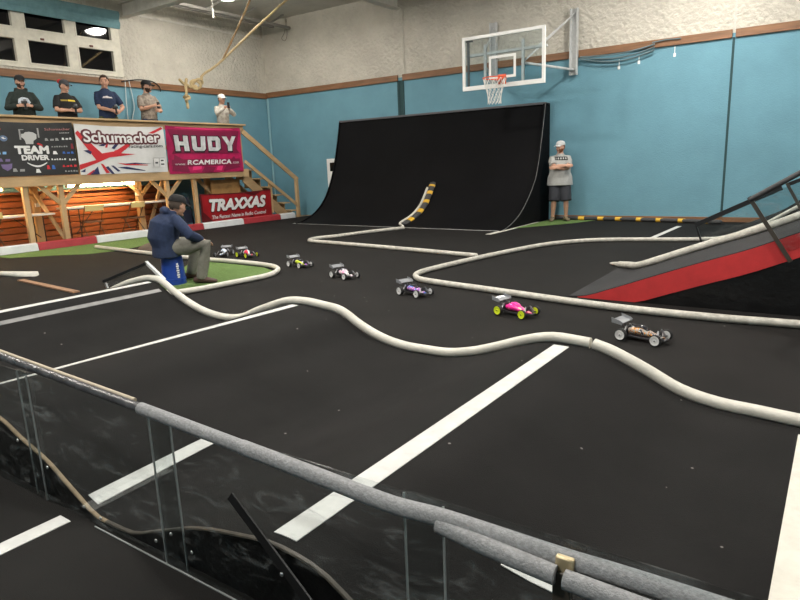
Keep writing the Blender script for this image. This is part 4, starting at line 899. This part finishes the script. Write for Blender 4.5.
def ik(a, b, l1, l2, pole):
    a, b = Vector(a), Vector(b); d = b-a; ln = min(d.length, (l1+l2)*.999); t = d.normalized(); b = a+t*ln
    x = (l1*l1-l2*l2+ln*ln)/(2*ln); h = math.sqrt(max(0, l1*l1-x*x)); pole = Vector(pole); q = (pole-t*pole.dot(t)).normalized()
    return a+t*x+q*h, b
def hand(mb, wrist, d, palm, thumb, curl=.6, s=1.0):
    """d: towards the fingers, palm: where the palm faces, thumb: the thumb's side"""
    d = Vector(d).normalized(); palm = Vector(palm); palm = (palm-d*palm.dot(d)).normalized(); th = Vector(thumb); th = (th-d*th.dot(d)-palm*th.dot(palm)).normalized(); w_ = Vector(wrist)
    mb.loft([w_-d*.02*s, w_+d*.02*s, w_+d*.06*s, w_+d*.095*s], [(.026*s,.019*s),(.034*s,.017*s),(.042*s,.015*s),(.040*s,.012*s)], 12, ref=th, cap=1)
    for k, (off, ln, st) in enumerate(((.031,.073,.090),(.011,.082,.096),(-.010,.077,.093),(-.030,.060,.084))):
        p = w_+d*st*s+th*off*s; pts = [p-d*.02*s, p]; a = curl*.45*(1+.12*k); seg = [.46, .31, .23]
        for q in seg:
            dd = d*cos(a)+palm*sin(a); p = p+dd*ln*q*s; pts.append(p); a += curl*.75
        mb.loft(pts, [.0095*s,.0095*s,.009*s,.0085*s,.0075*s], 8, ref=th, cap=1)
    p = w_+d*.025*s+th*.025*s; a = d*.55+th*.75+palm*.35; p2 = p+a.normalized()*.048*s; b = d*.85+th*.25+palm*.45*(1+curl); p3 = p2+b.normalized()*.032*s; p4 = p3+(b+palm*.4*curl).normalized()*.024*s
    mb.loft([p-a*.012*s, p2, p3, p4], [.014*s,.011*s,.0098*s,.0085*s], 8, cap=1)
def head_pt(dv, off=0):
    x, y, z = dv; a, b, c = .100, .077, .120
    if z < 0: y *= 1-.30*(-z)**1.6
    X, Y, Z = a*x, b*y, c*z
    if x < 0 and z < -.15: X *= 1-.35*min(1, (-z-.15)/.6)
    if x > 0 and z < 0: X *= 1+.10*min(1, -z*1.4)
    if x > .3 and .08 < z < .35: X *= 1.02
    v = Vector((X, Y, Z)); n_ = Vector((x/a, y/b, z/c)).normalized(); return v+n_*off
def head_shell(mask, off, nu=28, nv=20):
    mb = MB(); grid = {}; vs = []; fs = []
    def D_(i, k): th = pi*(i+.5)/nv; g = 2*pi*k/nu; return Vector((sin(th)*cos(g), sin(th)*sin(g), cos(th)))
    def idx(i, k, o):
        k %= nu
        if (i, k, o) not in grid: grid[(i, k, o)] = len(vs); vs.append(head_pt(D_(i, k), off if o else -.006))
        return grid[(i, k, o)]
    inm = lambda i, k: mask((D_(i, k % nu)+D_(min(i+1, nv-1), (k+1) % nu))/2)
    for i in range(nv-1):
        for k in range(nu):
            if not inm(i, k): continue
            fs.append((idx(i,k,1), idx(i+1,k,1), idx(i+1,k+1,1), idx(i,k+1,1))); fs.append((idx(i,k,0), idx(i,k+1,0), idx(i+1,k+1,0), idx(i+1,k,0)))
            for (ni, nk, e) in ((i-1,k,((i,k),(i,k+1))), (i+1,k,((i+1,k+1),(i+1,k))), (i,k-1,((i+1,k),(i,k))), (i,k+1,((i,k+1),(i+1,k+1)))):
                if ni < 0 or ni >= nv-1 or not inm(ni, nk):
                    if ni < 0: continue
                    (a, b), (c, d) = e; fs.append((idx(a,b,0), idx(a,b,1), idx(c,d,1), idx(c,d,0)))
    top = [idx(0, k, 1) for k in range(nu)] if mask(Vector((0,0,1))) else None
    if top: fs.append(tuple(top)); fs.append(tuple(idx(0, k, 0) for k in reversed(range(nu))))
    return mb.add(vs, fs)
def xform(mb, M):
    mb.v = [M@v for v in mb.v]; return mb
def decal(name, target, poly, mtl, parent, lab, org_x=.6, off=.004, yaw=0):
    """print on a shirt front: (y,z) polygon thrown onto the shirt along the facing direction"""
    me = target.data; bvh = BVHTree.FromPolygons([v.co for v in me.vertices], [p.vertices for p in me.polygons])
    bm = bmesh.new(); vs = [bm.verts.new((0, y, z)) for y, z in poly]; bm.faces.new(vs); bmesh.ops.triangulate(bm, faces=bm.faces[:])
    for _ in range(3): bmesh.ops.subdivide_edges(bm, edges=[e for e in bm.edges if e.calc_length() > .02], cuts=1); bmesh.ops.triangulate(bm, faces=bm.faces[:])
    R_ = Matrix.Rotation(yaw, 3, 'Z')
    for v in bm.verts:
        o = R_@Vector((org_x, v.co.y, 0)); o.z = v.co.z; hit = bvh.ray_cast(o, R_@Vector((-1, 0, 0)))
        v.co = (hit[0]+(R_@Vector((off, 0, 0)))) if hit[0] else R_@Vector((.12, v.co.y, 0))+Vector((0, 0, v.co.z))
    m2 = bpy.data.meshes.new(name); bm.to_mesh(m2); bm.free(); m2.materials.append(mtl); o = link(m2, name, parent); MW[o.name] = MW[parent.name]
    if lab: o['label'] = lab
    return o
HAIRB = mat('dark_brown_hair', (.045,.025,.015), .7, 60, .3); HAIRR = mat('reddish_beard', (.20,.07,.025), .8, 60, .3)
EYEM = mat('eye_dark', (.03,.02,.015), .2); LIPM = mat('lips', (.42,.16,.13), .5); SHOEM = mat('dark_shoes', (.04,.035,.03), .7)
def person(label, loc, rz, H=1.78, girth=1.0, shirt=None, sleeve='short', pants=None, shorts=False, hat=None, brim=None, hair=HAIRB, beard=None,
           hands=None, look=(0, 0), J=None, lean=.0, shoes=SHOEM, hood=False, curl=.7, hem=-.02, hatpanel=None, stance=.11, skin=SKIN, bulk=1.0):
    t = thing('person', label, 'person', loc, rz); s = H/1.80
    V = lambda *a: Vector(a)*s
    j = dict(pelvis=V(0,0,.94), waist=V(.01,0,1.10), chest=V(.015+lean*.3,0,1.30), neck=V(-.01+lean*.6,0,1.50), head=V(.03+lean,0,1.650))
    for k, sg in (('l', 1), ('r', -1)):
        j['sh'+k] = j['neck']+V(0,sg*.168*(.6+.4*girth),-.088); j['hip'+k] = j['pelvis']+V(0,sg*.09,-.02)
        j['ank'+k] = V(-.02,sg*stance,.085); j['kp'+k] = Vector((1, sg*.1, 0)); j['foot'+k] = Vector((1, sg*.25, 0)); j['ep'+k] = Vector((-.6, sg*.8, -.5))
        hd = (hands or {}).get(k) or (.05, sg*.28, .82); j['wr'+k] = Vector(hd)*s
    if J:
        for k, v in J.items(): j[k] = Vector(v)
    for k in 'lr':
        j['el'+k], j['wr'+k] = ik(j['sh'+k], j['wr'+k], .30*s, .26*s, j['ep'+k]); j['kn'+k], j['ank'+k] = ik(j['hip'+k], j['ank'+k], .445*s, .425*s, j['kp'+k])
    up = (j['neck']-j['chest']).normalized(); g = girth
    HM = Matrix.Translation(j['head'])@Matrix.Rotation(look[0], 4, 'Z')@Matrix.Rotation(look[1], 4, 'Y')@Matrix.Scale(s*1.04, 4)
    # ---- the body, one fused surface
    b = MB()
    spine = [j['pelvis']-V(0,0,.06), j['pelvis']+V(0,0,.03), j['waist'], j['chest'], j['neck']-up*.09*s, j['neck']-up*.03*s]
    spr = [(.14*s,.095*s),(.16*s*g,.11*s*g),(.145*s*g,.105*s*g*g),(.165*s*g,.118*s*g),(.150*s,.09*s),(.10*s,.07*s)]
    b.loft(spine, spr, 20, ref=(0,1,0), cap=1)
    b.loft([j['neck']-up*.05*s, j['neck']*.5+j['head']*.5-V(.01,0,.03), j['head']-V(.0,0,.05)], [.066*s*(.7+.3*g),.060*s*(.7+.3*g),.058*s], 14, cap=1)
    hb = MB(); nu, nv = 28, 22; vs = []; fs = []
    for i in range(1, nv):
        for k in range(nu): th = pi*i/nv; a = 2*pi*k/nu; vs.append(head_pt(Vector((sin(th)*cos(a), sin(th)*sin(a), cos(th)))))
    vs += [head_pt(Vector((0,0,1))), head_pt(Vector((0,0,-1)))]; q = (nv-1)*nu
    for i in range(nv-2):
        for k in range(nu): k2 = (k+1) % nu; fs.append((i*nu+k, (i+1)*nu+k, (i+1)*nu+k2, i*nu+k2))
    for k in range(nu): k2 = (k+1) % nu; fs.append((q, k, k2)); fs.append((q+1, (nv-2)*nu+k2, (nv-2)*nu+k))
    hb.add(vs, fs)
    hb.loft([(.088,0,.030),(.105,0,.0),(.116,0,-.022),(.100,0,-.034)], [(.009,.010),(.012,.012),(.016,.012),(.014,.008)], 10, ref=(0,1,0), cap=1)
    for sg in (-1, 1):
        hb.ell((-.005, sg*.078, -.008), (.018,.009,.030)); hb.ell((.078, sg*.032, .030), (.018,.026,.008)); hb.ell((.068, sg*.040, -.028), (.022,.022,.022))
    hb.ell((.094, 0, -.055), (.012,.026,.010)); hb.ell((.082, 0, -.098), (.022,.026,.018))
    xform(hb, HM); b.add(hb.v, hb.f)
    for k, sg in (('l', 1), ('r', -1)):
        b.loft([j['sh'+k]-V(0,sg*.04,0), j['sh'+k], j['sh'+k]*.5+j['el'+k]*.5, j['el'+k], j['el'+k]*.65+j['wr'+k]*.35, j['wr'+k]], [.048*s,.052*s,.047*s*g,.041*s*g,.043*s*g,.028*s], 12, cap=1)
        d = (j['wr'+k]-j['el'+k]).normalized(); pal = j.get('palm'+k) or Vector((.1, -sg, -.3)); thb = j.get('thumb'+k) or Vector((.3, 0, 1)); hd = j.get('hd'+k) or (d+Vector((.1, -sg*.25, 0)))
        hand(b, j['wr'+k], hd, pal, thb, curl, s)
        b.loft([j['hip'+k]+V(0,0,.02), j['hip'+k]*.6+j['kn'+k]*.4, j['kn'+k], j['kn'+k]*.68+j['ank'+k]*.32, j['ank'+k]*.85+j['kn'+k]*.15, j['ank'+k]-V(0,0,.02)], [.088*s*g,.078*s*g,.056*s,.058*s,.040*s,.038*s], 14, cap=1)
        f_ = j['foot'+k].normalized(); b.loft([j['ank'+k]-f_*.05*s-V(0,0,.045), j['ank'+k]+f_*.04*s-V(0,0,.045), j['ank'+k]+f_*.15*s-V(0,0,.06)], [(.034*s,.034*s),(.042*s,.036*s),(.042*s,.02*s)], 12, ref=f_.cross(Vector((0,0,1))), cap=1)
    fused('body', b, skin, t, .0075*s, 3)
    # ---- clothes
    c = MB(); pf = .022*s
    hem_p = j['pelvis']+V(0,0,hem)
    c.loft([hem_p, j['pelvis']+V(0,0,.05), j['waist'], j['chest'], j['neck']-up*.115*s, j['neck']-up*.055*s, j['neck']-up*.015*s, j['neck']+up*.015*s], [((.178 if hem > -.08 else .215)*s*g,(.135 if hem > -.08 else .165)*s*g),((.18 if hem > -.08 else .205)*s*g,(.135 if hem > -.08 else .16)*s*g),(.172*s*g*bulk,.132*s*g*g*bulk),(.186*s*g*bulk,.140*s*g*bulk),(.182*s*bulk,.116*s*bulk),(.148*s,.100*s),(.098*s,.084*s),(.070*s,.070*s)], 24, ref=(0,1,0))
    for k, sg in (('l', 1), ('r', -1)):
        A, E_, W2 = j['sh'+k], j['el'+k], j['wr'+k]
        if sleeve == 'short': c.loft([A-V(0,sg*.08,-.01), A-V(0,sg*.01,0), A*.7+E_*.3, A*.2+E_*.8], [.055*s,.066*s,.068*s*g,.070*s*g], 14)
        else: c.loft([A-V(0,sg*.08,-.01), A-V(0,sg*.01,0), A*.5+E_*.5, E_, E_*.5+W2*.5, E_*.08+W2*.92], [.056*s,.068*s,.068*s*g,.062*s*g,.056*s*g,.040*s], 14)
    if hood:
        up2 = (j['head']-j['neck']).normalized(); c.loft([j['neck']+Vector((.06*cos(a)-.02, .095*sin(a), .015+(-.012)*cos(a)))*s for a in [2*pi*k/16 for k in range(16)]], .034*s, 8, cyc=True); c.ell(j['neck']-up*.01*s+Vector((-up.z, 0, up.x))*.085*s, (.062*s,.135*s,.060*s))
    sh = fused('hooded_sweatshirt' if hood else 'shirt', c, shirt, t, .011*s, 4, wrinkle=.005*s)
    c = MB()
    c.loft([j['pelvis']+V(0,0,.07), j['pelvis']+V(0,0,-.02), (j['hipl']+j['hipr'])/2-V(0,0,.07) if not J else j['pelvis']+V(.03,0,-.05)], [(.165*s*g,.12*s*g),(.175*s*g,.13*s*g),(.16*s*g,.11*s*g)], 20, ref=(0,1,0), cap=1)
    for k in 'lr':
        A, K, B = j['hip'+k], j['kn'+k], j['ank'+k]
        if shorts: c.loft([A+V(0,0,.02), A*.5+K*.5, K*.97+B*.03+V(0,0,-.02)], [.105*s*g,.100*s*g,.092*s*g], 16)
        else: c.loft([A+V(0,0,.02), A*.5+K*.5, K, K*.5+B*.5, B-V(0,0,.03)], [.105*s*g,.095*s*g,.078*s,.072*s,.068*s], 16)
    fused('shorts' if shorts else 'trousers', c, pants, t, .012*s, 4, wrinkle=.006*s)
    for k in 'lr':
        f_ = j['foot'+k].normalized(); A = j['ank'+k]; c = MB(); rf = f_.cross(Vector((0,0,1)))
        c.loft([A-f_*.075*s-V(0,0,.042), A+f_*.0*s-V(0,0,.038), A+f_*.08*s-V(0,0,.045), A+f_*.185*s-V(0,0,.060)], [(.038*s,.040*s),(.046*s,.046*s),(.051*s,.038*s),(.044*s,.022*s)], 14, ref=rf, cap=1); c.cyl(A-V(0,0,.04), A+V(0,0,.02), .048*s, seg=14)
        fused('shoe', c, shoes, t, .009*s, 2)
    # ---- head details
    for sg in (-1, 1):
        e = MB(); e.ell((.086, sg*.033, .012), (.010,.013,.008)); obj('eye', xform(e, HM), EYEM, t)
        e = MB(); e.loft([(.098,sg*.016,.034),(.094,sg*.034,.039),(.082,sg*.050,.033)], [.004,.005,.003], 6, cap=1); obj('eyebrow', xform(e, HM), beard or hair, t)
    e = MB(); e.loft([(.096,-.022,-.057),(.104,0,-.054),(.096,.022,-.057)], [.003,.006,.003], 8, cap=1); obj('mouth', xform(e, HM), LIPM, t)
    obj('hair', xform(head_shell(lambda d: (d.z > .62) or (d.x < .05 and d.z > -.30+d.x*.2 and abs(d.y) < 2 and not (d.x > -.25 and d.z < .12)) or (d.x < .55 and d.z > .45), .010 if hat else .016), HM), hair, t, angle=70)
    if beard: obj('beard', xform(head_shell(lambda d: d.z < -.22 and d.x > -.05 and not (d.x > .75 and -.50 < d.z < -.38) and d.z > -.97 and not (d.x > .8 and d.z > -.36), .008), HM), beard, t, angle=70)
    if hat:
        e = MB(); prof = [(.042,1.06),(.060,1.07),(.095,.98),(.118,.80),(.133,.48),(.139,.12)]
        e.loft([(-.006,0,z) for z, r in prof], [(.084*r,.107*r) for z, r in prof], 24, ref=(0,1,0)); cp = obj('cap', xform(e, HM), hat, t, angle=60)
        e = MB(); e.sheet([[(.085+.0*1-.035*(v*v), v*.072, .052-.010*v*v), (.13-.045*v*v, v*.074, .050-.012*v*v), (.196-.08*v*v, v*.072, .036-.018*v*v)] for v in (-1,-.66,-.33,0,.33,.66,1)], .005); obj('brim', xform(e, HM), brim or hat, cp, angle=60)
        e = MB(); e.ell((-.006,0,.140), (.008,.008,.004)); obj('cap_button', xform(e, HM), brim or hat, cp)
        if hatpanel: e = MB(); e.ell((-.080,.0,.085), (.060,.088,.055)); obj('back_panel', xform(e, HM), hatpanel, cp, 'red back of the cap')
    return t, sh, j

def transmitter(label, loc, rz, tilt=0):
    t = thing('radio_transmitter', label, 'remote control', loc, rz, 'hand held radio transmitters'); dk = mat('transmitter_plastic', (.025,.025,.028), .45)
    mb = MB(); mb.cbox((.02,0,.045), (.11,.07,.05)); obj('case', mb, dk, t, bevel=.012)
    mb = MB(); mb.bar((0,0,-.06), (.01,0,.03), .035, .04); obj('grip', mb, dk, t, bevel=.008)
    mb = MB(); mb.cbox((-.005,0,-.07), (.09,.06,.02)); obj('base', mb, dk, t, bevel=.006)
    mb = MB(); mb.cyl((.03,-.036,.045), (.03,-.066,.045), .028, seg=20); obj('steering_wheel', mb, FOAMK, t)
    mb = MB(); mb.cbox((.03,0,.088), (.05,.05,.035)); obj('screen_housing', mb, mat('grey_plastic', (.2,.2,.21), .4), t, bevel=.006)
    return t
def phone(label, loc, rz):
    t = thing('mobile_phone', label, 'phone', loc, rz)
    mb = MB(); mb.cbox((0,0,0), (.009,.072,.148)); obj('case', mb, mat('phone_black', (.012,.012,.014), .3), t, bevel=.004)
    mb = MB(); mb.cbox((-.0052,0,0), (.001,.064,.138)); obj('screen', mb, NIGHT, t)
    mb = MB(); mb.cyl((.004,.02,.055), (.0065,.02,.055), .009, seg=12); obj('camera_lens', mb, BLACKM, t)
BLKC = mat('black_cotton', (.014,.014,.015), .9, 30, .2); NAVYC = mat('navy_cotton', (.017,.030,.075), .9, 25, .2); GREYC = mat('heather_grey_cotton', (.38,.38,.37), .9, 40, .1)
KHAKI = mat('grey_khaki_cloth', (.17,.165,.14), .9, 20, .15); CHARC = mat('charcoal_denim', (.028,.030,.038), .85, 30, .2); GREENH = mat('dark_green_black_fleece', (.018,.026,.023), .95, 25, .25)
CAMO = mat('grey_brown_camouflage', (.36,.31,.26), .9, 16, .0, col2=(.13,.105,.085)); CAMOL = mat('pale_camouflage', (.55,.53,.48), .9, 16, .0, col2=(.30,.28,.25)); CAMOG = mat('green_camouflage', (.10,.12,.05), .9, 20, .0, col2=(.03,.035,.02))
def held(t, sh, p, rz):  # local point of a person into the world
    return t.matrix_basis@Vector(p)
def world_pt(loc, rz, p): return Vector(loc)+Matrix.Rotation(rz, 3, 'Z')@Vector(p)

PX = -13.46
# standing spectators, left to right
def spect(label, y, H, rz, hands, tr=None, ph=None, **k):
    loc = (PX, y, DZ+.001); t, sh, j = person(label, loc, rz, H, hands=hands, **k)
    mid = (j['wrl']+j['wrr'])/2
    if tr: transmitter(tr, world_pt(loc, rz, mid+Vector((.085, 0, .01))), rz)
    if ph: phone(ph, world_pt(loc, rz, mid+Vector((.10, 0, .06))), rz)
    return t, sh, j
t, sh, j = spect('bearded person in a dark hooded sweatshirt and black cap, leftmost on the deck', 6.53, 1.76, -.35, dict(l=(.26,.11,1.17), r=(.26,-.11,1.17)), tr='black radio transmitter held by the person in the dark hooded sweatshirt', shirt=GREENH, sleeve='long', hood=True, pants=CHARC, hat=BLKC, hair=HAIRB, beard=HAIRB, girth=1.16, look=(.25, .05))
decal('sweatshirt_print', sh, [(-.10,1.20),(-.04,1.15),(.06,1.14),(.12,1.22),(.08,1.30),(-.02,1.32),(-.09,1.28)], mat('pale_blue_white_print', (.45,.50,.56), .6, 20, .4), t, 'pale blue and white print')
t, sh, j = spect('person in a black shirt with yellow stripe and grey red cap, on the deck', 7.40, 1.75, -.05, dict(l=(.29,.09,1.13), r=(.29,-.09,1.13)), tr='radio transmitter held by the person in the black yellow striped shirt', shirt=BLKC, pants=CHARC, hat=mat('dark_grey_cap', (.06,.06,.065), .8), hatpanel=mat('red_cap_cloth', (.5,.03,.03), .8), hair=HAIRB, girth=1.14, look=(.35, .12))
decal('shirt_print', sh, [(-.02,1.29),(.15,1.29),(.15,1.325),(-.02,1.325)], mat('yellow_shirt_print', (.75,.55,.03), .6), t, 'yellow chest stripe')
decal('shirt_print', sh, [(-.15,1.29),(-.03,1.29),(-.03,1.325),(-.15,1.325)], mat('dull_yellow_shirt_print', (.28,.20,.03), .6), t, 'dull yellow lettering band')
t, sh, j = spect('bareheaded person in a navy shirt, third from the left on the deck', 8.32, 1.93, -.35, dict(l=(.23,.19,1.05), r=(.27,.0,1.07)), tr='radio transmitter held by the bareheaded person in the navy shirt', shirt=NAVYC, pants=CAMOG, hair=HAIRB, look=(-.25, .1), girth=.98)
decal('shirt_print', sh, [(-.10,1.41),(.11,1.41),(.09,1.44),(.03,1.435),(.0,1.46),(-.08,1.445)], mat('pale_shirt_print', (.6,.55,.55), .6, 30, .3), t, 'pale lettering across the chest')
t, sh, j = spect('bearded person in a brown camouflage top and black cap with phone, on the deck', 9.36, 1.90, -.05, dict(l=(.24,.12,1.13), r=(.29,-.06,1.22)), ph='black phone held by the person in the brown camouflage top', shirt=CAMO, pants=NAVYC, hat=BLKC, hair=HAIRB, beard=HAIRB, look=(.55, .05), girth=1.04, hem=-.0)
t, sh, j = spect('person in pale camouflage and white cap filming with a phone, right end of deck', 11.58, 1.74, -.2, dict(l=(.30,.03,1.40), r=(.30,-.08,1.40)), ph='black phone held up by the person in the white cap', shirt=CAMOL, sleeve='long', pants=KHAKI, hat=mat('white_cap_cloth', (.68,.66,.64), .8), hair=HAIRB, look=(.1, .05), girth=1.0)
# the person by the wall, arms crossed
loc = (-5.03, 13.9, .007)
t, sh, j = person('bearded person in a grey shirt, shorts and white cap, arms crossed, by the wall', loc, -1.13, 1.80, 1.34, shirt=GREYC, pants=CHARC, shorts=True, hat=mat('pale_grey_cap', (.60,.60,.60), .8), hair=HAIRR, beard=HAIRR, look=(-.75, .05), hem=-.13, stance=.15, shoes=mat('mottled_shoes', (.16,.13,.08), .8, 30, .5),
    J=dict(wrl=(.30,-.10,1.20), wrr=(.315,.09,1.245), epl=(-.1,1,-.5), epr=(-.1,-1,-.5), hdl=(.0,-1,.05), hdr=(0,1,.0), palml=(-1,0,-.1), palmr=(-1,0,-.3), thumbl=(.2,0,1), thumbr=(.2,0,1)), curl=.5)
decal('shirt_print', sh, [(-.13,1.37),(.15,1.36),(.15,1.44),(-.13,1.45)], mat('black_shirt_print', (.02,.02,.02), .7), t, 'black lettering band across the chest', org_x=.7)
for y0 in (-.11,-.055,0,.055,.11): decal('print_letter', sh, [(y0-.012,1.385),(y0+.018,1.385),(y0+.018,1.425),(y0-.012,1.425)], mat('pale_letter_print', (.4,.4,.4), .7), t, 'pale letter on the band', org_x=.7, off=.008)
# the seated person on the bucket
BK = (-6.93, 4.90, .006)
t = thing('plastic_bucket', 'blue plastic bucket with white marks, upturned as a seat beside the turf', 'bucket', BK, .4)
mb = MB(); prof = [(.0,.150),(.012,.152),(.05,.148),(.052,.154),(.075,.153),(.077,.147),(.32,.132),(.345,.130),(.352,.124)]
mb.loft([(0,0,z) for z, r in prof], [r for z, r in prof], 32); obj('pail', mb, BLUEB, t)
for k in range(7):
    a = -.60; hgt = .09+k*.028; mb = MB(); r = .149-.00005; rr = [.1525-.06*(hgt+dz) + .006 for dz in (0, .02)]
    mb.sheet([[((rr[i])*cos(a+w_*.13*(1 if k % 2 else .7)), (rr[i])*sin(a+w_*.13*(1 if k % 2 else .7)), hgt+(0, .02)[i]) for w_ in (-1,-.5,0,.5,1)] for i in (0, 1)], .002, nrm=(cos(a), sin(a), 0)); obj('white_mark', mb, WHT, t, 'white printed mark')
SP = (-6.955, 4.88, .006)
person('person in a navy hooded sweatshirt and black cap sitting hunched on the blue bucket', SP, 1.12, 1.80, 1.08, shirt=NAVYC, sleeve='long', hood=True, pants=KHAKI, hat=BLKC, hair=mat('short_dark_hair', (.05,.035,.025), .8), look=(.42, .28), hem=-.10, bulk=1.24,
    J=dict(pelvis=(-.02,0,.46), waist=(-.045,0,.60), chest=(.0,0,.77), neck=(.09,0,.90), head=(.175,.0,.995), shl=(.10,.185,.84), shr=(.10,-.185,.84), hipl=(.02,.10,.46), hipr=(.02,-.10,.46), ankl=(.30,.26,.085), ankr=(.33,-.24,.085),
           wrl=(.38,.12,.56), wrr=(.40,-.20,.55), epl=(-.3,1,-.2), epr=(-.3,-1,-.2), kpl=(1,.3,1), kpr=(1,-.35,1), footl=(1,.3,0), footr=(.9,-.55,0), palml=(0,0,-1), palmr=(0,0,-1), thumbl=(0,-1,0), thumbr=(0,1,0), hdl=(1,-.2,-.35), hdr=(1,.3,-.35)), curl=.5, shoes=mat('brown_black_boots', (.06,.028,.022), .7))
